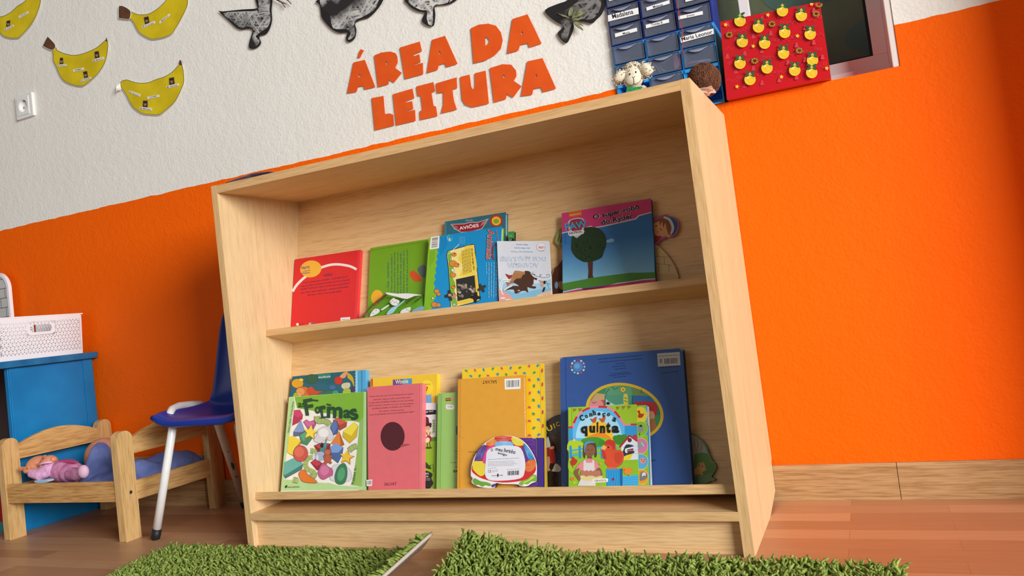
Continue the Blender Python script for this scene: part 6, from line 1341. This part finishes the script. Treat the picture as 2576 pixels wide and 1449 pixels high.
# blanket
BLU = noisy('blue_fleece', (96, 112, 172), (120, 136, 194), 30, .95, .8, 420, spec=.05)
cu = at(262, 1150, 'Y', .215)
def bl_h(x, y):
    h = .122 + .006 * sin(x * 60 + y * 25) + .005 * sin(x * 31 - y * 70 + 1) + .004 * sin(y * 95 + x * 18)
    h += .028 * math.exp(-((x + 1.50) ** 2 / .006 + (y - .12) ** 2 / .008)) + .046 * math.exp(-((x + 1.47) ** 2 / .004 + (y - .25) ** 2 / .010))
    d2 = ((x - cu.x) ** 2 + (y - cu.y + .018) ** 2) / .0034; h = max(h, .104 + (cu.z + .044 - .104) * math.exp(-d2 ** 2 * .5)) 
    return h
mb = MB(); nx, ny = 70, 54; vs = []
for i in range(nx + 1):
    for j in range(ny + 1):
        x = -1.685 + .252 * i / nx; y = .042 + .310 * j / ny
        e = min(i / 6, (nx - i) / 5, j / 5, (ny - j) / 5, 1)
        vs.append((x + .006 * sin(y * 50) * (1 - i / nx), y, .1045 + (bl_h(x, y) - .1045) * math.sqrt(max(e, 0))))
mb.add(vs, [(i * (ny + 1) + j, (i + 1) * (ny + 1) + j, (i + 1) * (ny + 1) + j + 1, i * (ny + 1) + j + 1) for i in range(nx) for j in range(ny)], BLU)
o = mb.build('blanket', None, True); so = o.modifiers.new('s', 'SOLIDIFY'); so.thickness = .004; so.offset = -1; tag(o, 'rumpled blue fleece blanket on the doll bed, pulled over the round cushion', 'blanket')
mb = MB(); mb.ball(cu, (.052, .05, .052), noisy('peach_plush', (196, 128, 96), (214, 148, 116), 40, .8, .3, 200), 32, 20)
for i in range(len(mb.v)):
    x, y, z = mb.v[i]
    if z < .106: mb.v[i] = (x, y, .106)
tag(mb.build('round_cushion', None, True), 'peach coloured rounded cushion half under the blue blanket on the doll bed', 'cushion')

# baby doll
SKN = noisy('doll_skin', (216, 140, 104), (228, 156, 120), 20, .45, spec=.4); PNK = noisy('pink_romper', (186, 112, 150), (214, 148, 184), 60, .85, .6, 260, spec=.1); LVP = noisy('pale_pink_sleeve', (206, 150, 190), (226, 178, 212), 80, .85, .5, 260, spec=.1)
DY = .095
d_ = lambda x, y, dy=0: at(*l2(x, y), 'Y', DY + dy)
g = thing('baby_doll', 'bald baby doll in a pink romper lying on its back on the doll bed', 'doll', (d_(560, 700).x, DY, .1045))
mb = MB(); hd = d_(400, 625); 
mb.ball(hd, (.035, .034, .030), SKN, 30, 20)
mb.ball(d_(500, 570, -.002), (.021, .022, .017), SKN, 20, 14)      # cheeks and jaw
mb.ball(d_(455, 520, -.004), (.0045, .005, .005), SKN, 14, 10)     # nose
mb.ball(d_(545, 545, -.004), (.006, .009, .007), SKN, 14, 10)     # chin
mb.ball(d_(420, 640, -.033), (.007, .004, .009), SKN, 14, 10)     # ear
mb.tube([d_(500, 620), d_(600, 650)], [.016, .018], SKN, 16); mb.ball(d_(650, 680), (.04, .026, .018), SKN)
wr = d_(320, 660, -.045); pa = d_(262, 655, -.05)
mb.tube([d_(560, 650, -.01), d_(450, 690, -.035), wr, pa], [.011, .0115, .0075, .0085], SKN, 14); mb.ball(pa, (.0105, .006, .009), SKN, 16, 12)
for k, (fx, fy) in enumerate(((186, 642), (196, 628), (214, 622), (238, 622))):
    b_ = pa + Vector((-.006 + k * .0025, -.001, .003 + k * .0012)); tp = d_(fx, fy, -.052 + k * .002); md = (b_ + tp) / 2 + Vector((-.001, 0, -.002)); mb.tube([b_, md, tp], [.0031, .0027, .002], SKN, 8)
mb.tube([pa + Vector((.004, -.003, .002)), d_(292, 628, -.056), d_(286, 612, -.056)], [.003, .0028, .002], SKN, 8)
remesh(mb.build('body', g, True), .0011)
for x, y in ((418, 548), (470, 560)):
    pass
mb = MB(); mb.tube([d_(352, 590, -.034), d_(372, 600, -.034), d_(400, 578, -.031), d_(430, 540, -.024)], [.0004, .0007, .0006, .0003], mc('a0583c', .6, kind='crease'), 6)
for x, y in ((436, 533), ): mb.tube([d_(x - 12, y + 6, -.022), d_(x, y + 2, -.024), d_(x + 10, y + 8, -.023)], .0007, mc('4a2a20', .6, kind='lash'), 6)
mb.build('closed_eye', g, True)
mb = MB()
mb.ball(d_(640, 665), (.048, .032, .0285), PNK, 26, 18); mb.ball(d_(720, 675), (.034, .032, .026), PNK, 24, 16)
mb.tube([d_(700, 690, -.012), d_(790, 700, -.022), d_(850, 680, -.03)], [.018, .016, .013], PNK, 18); mb.tube([d_(700, 660, .02), d_(800, 690, .035), d_(880, 700, .045)], [.018, .016, .013], PNK, 18)
remesh(mb.build('romper', g, True), .0013)
mb = MB(); mb.tube([d_(560, 620, -.008), d_(480, 660, -.028), d_(400, 700, -.038), d_(310, 680, -.044)], [.013, .0175, .016, .0125], LVP, 18); mb.ball(d_(440, 690, -.034), (.02, .014, .013), LVP)
remesh(mb.build('sleeve', g, True), .0013)
mb = MB(); mb.tube([d_(385, 610, -.03), d_(420, 588, -.034), d_(470, 578, -.03), d_(530, 572, -.02)], .0026, mc('e8b4d4', .8, kind='trim'), 8); mb.build('collar', g, True)
mb = MB(); mb.ball(d_(845, 670, -.034), (.0155, .012, .0168), mc('dcb4cc', .9, kind='sock'), 24, 16, rot=Matrix.Rotation(.3, 3, 'Y')); mb.build('foot', g, True)
mb = MB(); 
q = [d_(x, y, -.012) for x, y in smooth([(590, 560), (640, 552), (700, 556), (760, 582), (700, 580), (640, 578)], 3)]; mb.prism(q, (0, .012, 0), mc('c0447c', .8, kind='print')); mb.build('chest_print', g, bevel=.001)
mb = MB(); q = [d_(x, y, -.052) for x, y in smooth([(350, 762), (400, 768), (425, 755), (470, 760), (475, 778), (400, 784), (352, 778)], 3)]; q = [Vector((p.x, p.y, max(p.z, .105))) for p in q]; mb.prism(q, (0, .02, .0), mc('a8d0e4', .8, kind='cloth')); tag(mb.build('blue_ribbon'), 'tiny pale blue ribbon under the arm of the baby doll', 'ribbon')

# ================================================================ CHAIR
CB = plastic('royal_blue_plastic', (22, 52, 150), .3); WT = noisy('white_enamel_tube', (228, 228, 226), (238, 238, 236), 30, .25)
g = thing('child_chair', 'blue plastic child chair with white tube legs between doll bed and bookcase', 'chair', (-1.17, .18, 0))
# shell: cross profile swept from the front lip to the back top
prof = [(.036, .258, .128), (.034, .268, .130), (.045, .279, .131), (.08, .281, .133), (.13, .277, .134), (.18, .277, .132), (.22, .283, .129), (.243, .300, .126), (.254, .33, .121), (.262, .38, .114), (.270, .43, .108), (.277, .48, .100), (.282, .52, .085), (.284, .537, .055)]
mb = MB(); NU = 20; vs = []; cx = -1.168
for (y, z, hw) in prof:
    k = 0 if z < .29 else 1
    for i in range(NU + 1):
        u = -1 + 2 * i / NU
        if z < .30: vs.append((cx + hw * u, y, z + .017 * abs(u) ** 5 - (.006 if y > .06 else 0) * (1 - u * u)))
        else: vs.append((cx + hw * u, y - .022 * abs(u) ** 3.5, z))
n = NU + 1
mb.add(vs, [(j * n + i, j * n + i + 1, (j + 1) * n + i + 1, (j + 1) * n + i) for j in range(len(prof) - 1) for i in range(NU)], CB)
o = mb.build('seat_shell', g, True); so = o.modifiers.new('s', 'SOLIDIFY'); so.thickness = .006; so.offset = -1; sb = o.modifiers.new('sub', 'SUBSURF'); sb.levels = sb.render_levels = 2
mb = MB(); 
lip = [Vector((cx + .131 * (-1 + 2 * i / 16), .037, .266 + .017 * abs(-1 + 2 * i / 16) ** 5)) for i in range(17)]; mb.tube([Vector((cx - .131, .12, .278))] + [Vector((cx - .133, .06, .280))] + lip + [Vector((cx + .131, .12, .288))], .0078, CB, 12); mb.build('rolled_rim', g, True)
TR = .0098
for sx, xs_ in ((-1, -1.2685), (1, -1.067)):
    foot_f = Vector((-1.3365 if sx < 0 else -.995 - .03, .048, .018)); 
    if sx > 0: foot_f.x = -1.04
    topf = Vector((-1.2715 if sx < 0 else -1.075, .066, .255))
    if sx < 0:
        path = [foot_f, foot_f.lerp(topf, .5), topf, at(427, 1042, 'Y', .078), at(432, 1031, 'Y', .10), at(450, 1022, 'Y', .14), at(475, 1019, 'Y', .18), at(505, 1017, 'Y', .215)]
    else: path = [foot_f, topf, Vector((-1.06, .08, .262)), Vector((-1.06, .2, .262))]
    mb = MB(); mb.tube(path, TR, WT, 16); mb.build('front_leg', g, True)
    if sx < 0: a, b_ = at(549, 1065, 'Y', .205), Vector((-1.318, .338, .012))
    else: a, b_ = Vector((-1.075, .205, .26)), Vector((-1.045, .338, .012))
    mb = MB(); mb.tube([Vector((a.x + .01 * (1 if sx < 0 else -1), .17, .268)), a, b_], [TR, TR * 1.15, TR], WT, 16); mb.build('rear_leg', g, True)
    if sx < 0:
        lg = mb
        mb = MB(); dch = MB()
        for t0, t1, wd_ in ((.32, .36, .003), (.42, .60, .0045), (.62, .68, .003)):
            A, B_ = a.lerp(b_, t0), a.lerp(b_, t1); off = (CAM - A).normalized() * .0098
            dch.tube([A + off + Vector((-.001, 0, 0)), (A + B_) / 2 + off + Vector((.002, 0, 0)), B_ + off], [.0006, wd_, .0006], mc('5a4436', .6, kind='rust'), 8)
        dch.build('chipped_paint', g, True)
    for p, q in ((foot_f, topf), (b_, a)):
        d = (q - p).normalized(); mb = MB(); base_ = p - d * (p.z / d.z if abs(d.z) > .1 else 0); base_.z = 0
        mb.tube([base_ + Vector((0, 0, .0002)), base_ + Vector((0, 0, .003)) + d * .001, base_ + d * .012, base_ + d * .026], [TR * .75, TR * 1.12, TR * 1.15, TR * 1.1], mc('201e20', .5, kind='rubber'), 16); mb.build('rubber_foot', g, True)

# ================================================================ RUGS
import numpy as np
RG = noisy('green_chenille', (106, 126, 48), (160, 178, 92), 130, .85, spec=.15, detail=2)
BK = mc('c9bfae', .9, kind='woven_edge'); UND = noisy('rug_underside', (110, 104, 98), (150, 130, 122), 220, .9)
def rug(label, x0, x1, y0, y1, zf, seed, outline=None, sp=.0066, L0=.021, lean=None, rad=.0022):
    g = thing('shaggy_rug', label, 'rug', ((x0 + x1) / 2, (y0 + y1) / 2, 0), 'green shaggy rugs')
    nx, ny = 60, 36
    P = lambda u, v: zf(u, v)
    vs = [P(i / nx, j / ny) for i in range(nx + 1) for j in range(ny + 1)]
    mb = MB(); mb.add(vs, [(i * (ny + 1) + j, (i + 1) * (ny + 1) + j, (i + 1) * (ny + 1) + j + 1, i * (ny + 1) + j + 1) for i in range(nx) for j in range(ny)], UND)
    o = mb.build('backing', g, True); so = o.modifiers.new('s', 'SOLIDIFY'); so.thickness = .0032; so.offset = 0
    rng = np.random.default_rng(seed)
    W, H = x1 - x0, y1 - y0
    V = []; Fc = []; K = 5; n_ = 5; sides = 4; cnt = 0
    ux = int(W / sp); uy = int(H / sp); e = 1e-3
    for i in range(ux + 1):
        for j in range(uy + 1):
            u = min(max((i + rng.uniform(-.45, .45)) / ux, 0), 1); v = min(max((j + rng.uniform(-.45, .45)) / uy, 0), 1)
            if v < .30 and rng.random() < .45: continue
            p = Vector(P(u, v)); a = (Vector(P(min(u + e, 1), v)) - Vector(P(max(u - e, 0), v))); b = (Vector(P(u, min(v + e, 1))) - Vector(P(u, max(v - e, 0))))
            n = a.cross(b).normalized()
            if n.length < .5: n = Vector((0, 0, 1))
            tn = a.normalized(); tb = n.cross(tn)
            ang = rng.uniform(0, 2 * pi); ln = L0 * rng.uniform(.75, 1.15); bend = rng.uniform(.35, 1.25)
            if lean: ang = lean(u, v, ang)
            d = tn * cos(ang) + tb * sin(ang); curl = rng.uniform(-.5, .5); s_ = n.cross(d)
            pts = []; q = p.copy(); th = rng.uniform(0, .35)
            for k in range(n_):
                pts.append(q.copy()); dirv = n * cos(th) + d * sin(th) + s_ * curl * sin(th); q = q + dirv.normalized() * (ln / (n_ - 1)); th += bend / (n_ - 1) * 1.3
            o0 = cnt
            for k, q in enumerate(pts):
                r_ = rad * (.8, 1.05, 1.1, 1.0, .55)[k]; t = (pts[min(k + 1, n_ - 1)] - pts[max(k - 1, 0)]).normalized(); A = t.cross(s_); A = A.normalized() if A.length > .1 else n; B = t.cross(A)
                for m_ in range(sides): an = pi / 4 + m_ * pi / 2; V.append(q + A * (cos(an) * r_) + B * (sin(an) * r_)); cnt += 1
            for k in range(n_ - 1):
                for m_ in range(sides): Fc.append((o0 + k * 4 + m_, o0 + k * 4 + (m_ + 1) % 4, o0 + k * 4 + 4 + (m_ + 1) % 4, o0 + k * 4 + 4 + m_))
            Fc.append((o0 + cnt - o0 - 4, cnt - 3, cnt - 2, cnt - 1))
    me = bpy.data.meshes.new('pile'); me.from_pydata([tuple(v) for v in V], [], Fc); me.materials.append(RG); me.polygons.foreach_set('use_smooth', [True] * len(Fc)); me.update()
    o = bpy.data.objects.new('pile', me); col.objects.link(o); put(o, g); o['kind'] = 'stuff'
    return g, P
def z1f(u, v):
    # left rug: its right end curls up, most at the far corner
    y = -.40 + .355 * v; xl = -1.205 + .13 * (1 - v) * .55 ; x = xl + (-.545 - xl) * u
    s = max(0, (x + .615) / .07); lift = (.030 + .012 * v)
    x2 = x - .018 * s * s * .5 + (1 - v) * .04 * u; return (x2, y, .0035 + lift * s ** 1.7)
g1, P1 = rug('green shaggy rug at the left with its right edge curling up', -1.205, -.545, -.40, -.045, z1f, 1, L0=.020, lean=lambda u, v, a: a * .35 + pi * .8 if u > .35 else a)
mb = MB(); mb.tube([Vector(z1f(1, v / 20)) + Vector((.001, 0, .001)) for v in range(21)], .0032, BK, 8); mb.build('bound_edge', g1, True)
mb = MB()
for j in range(12, 20):
    if j in (13, 16): continue
    a, b_ = [Vector(z1f(.955, v / 20)) for v in (j, j + .8)]; c_, d2 = [Vector(z1f(.985, v / 20)) for v in (j + .8, j)]; off = Vector((.0022, -.0012, 0))
    mb.poly([p + off for p in (a, b_, c_, d2)], mc('9a4a4a', .9, kind='thread'))
mb.build('red_stitching', g1)
def z2f(u, v):
    y = -.40 + .352 * v - .028 * u * v; xl = -.480 + .012 * (1 - v); x = xl + (.205 - xl) * u
    d = math.hypot((x + .48) / .13, (y + .045) / .10); return (x, y, .0035 + .029 * math.exp(-d * d * 1.1) + .004 * sin(x * 23) ** 2 * v)
g2, P2 = rug('green shaggy rug at the right with its left corner raised against the plinth', -.48, .205, -.40, -.055, z2f, 2, L0=.022)
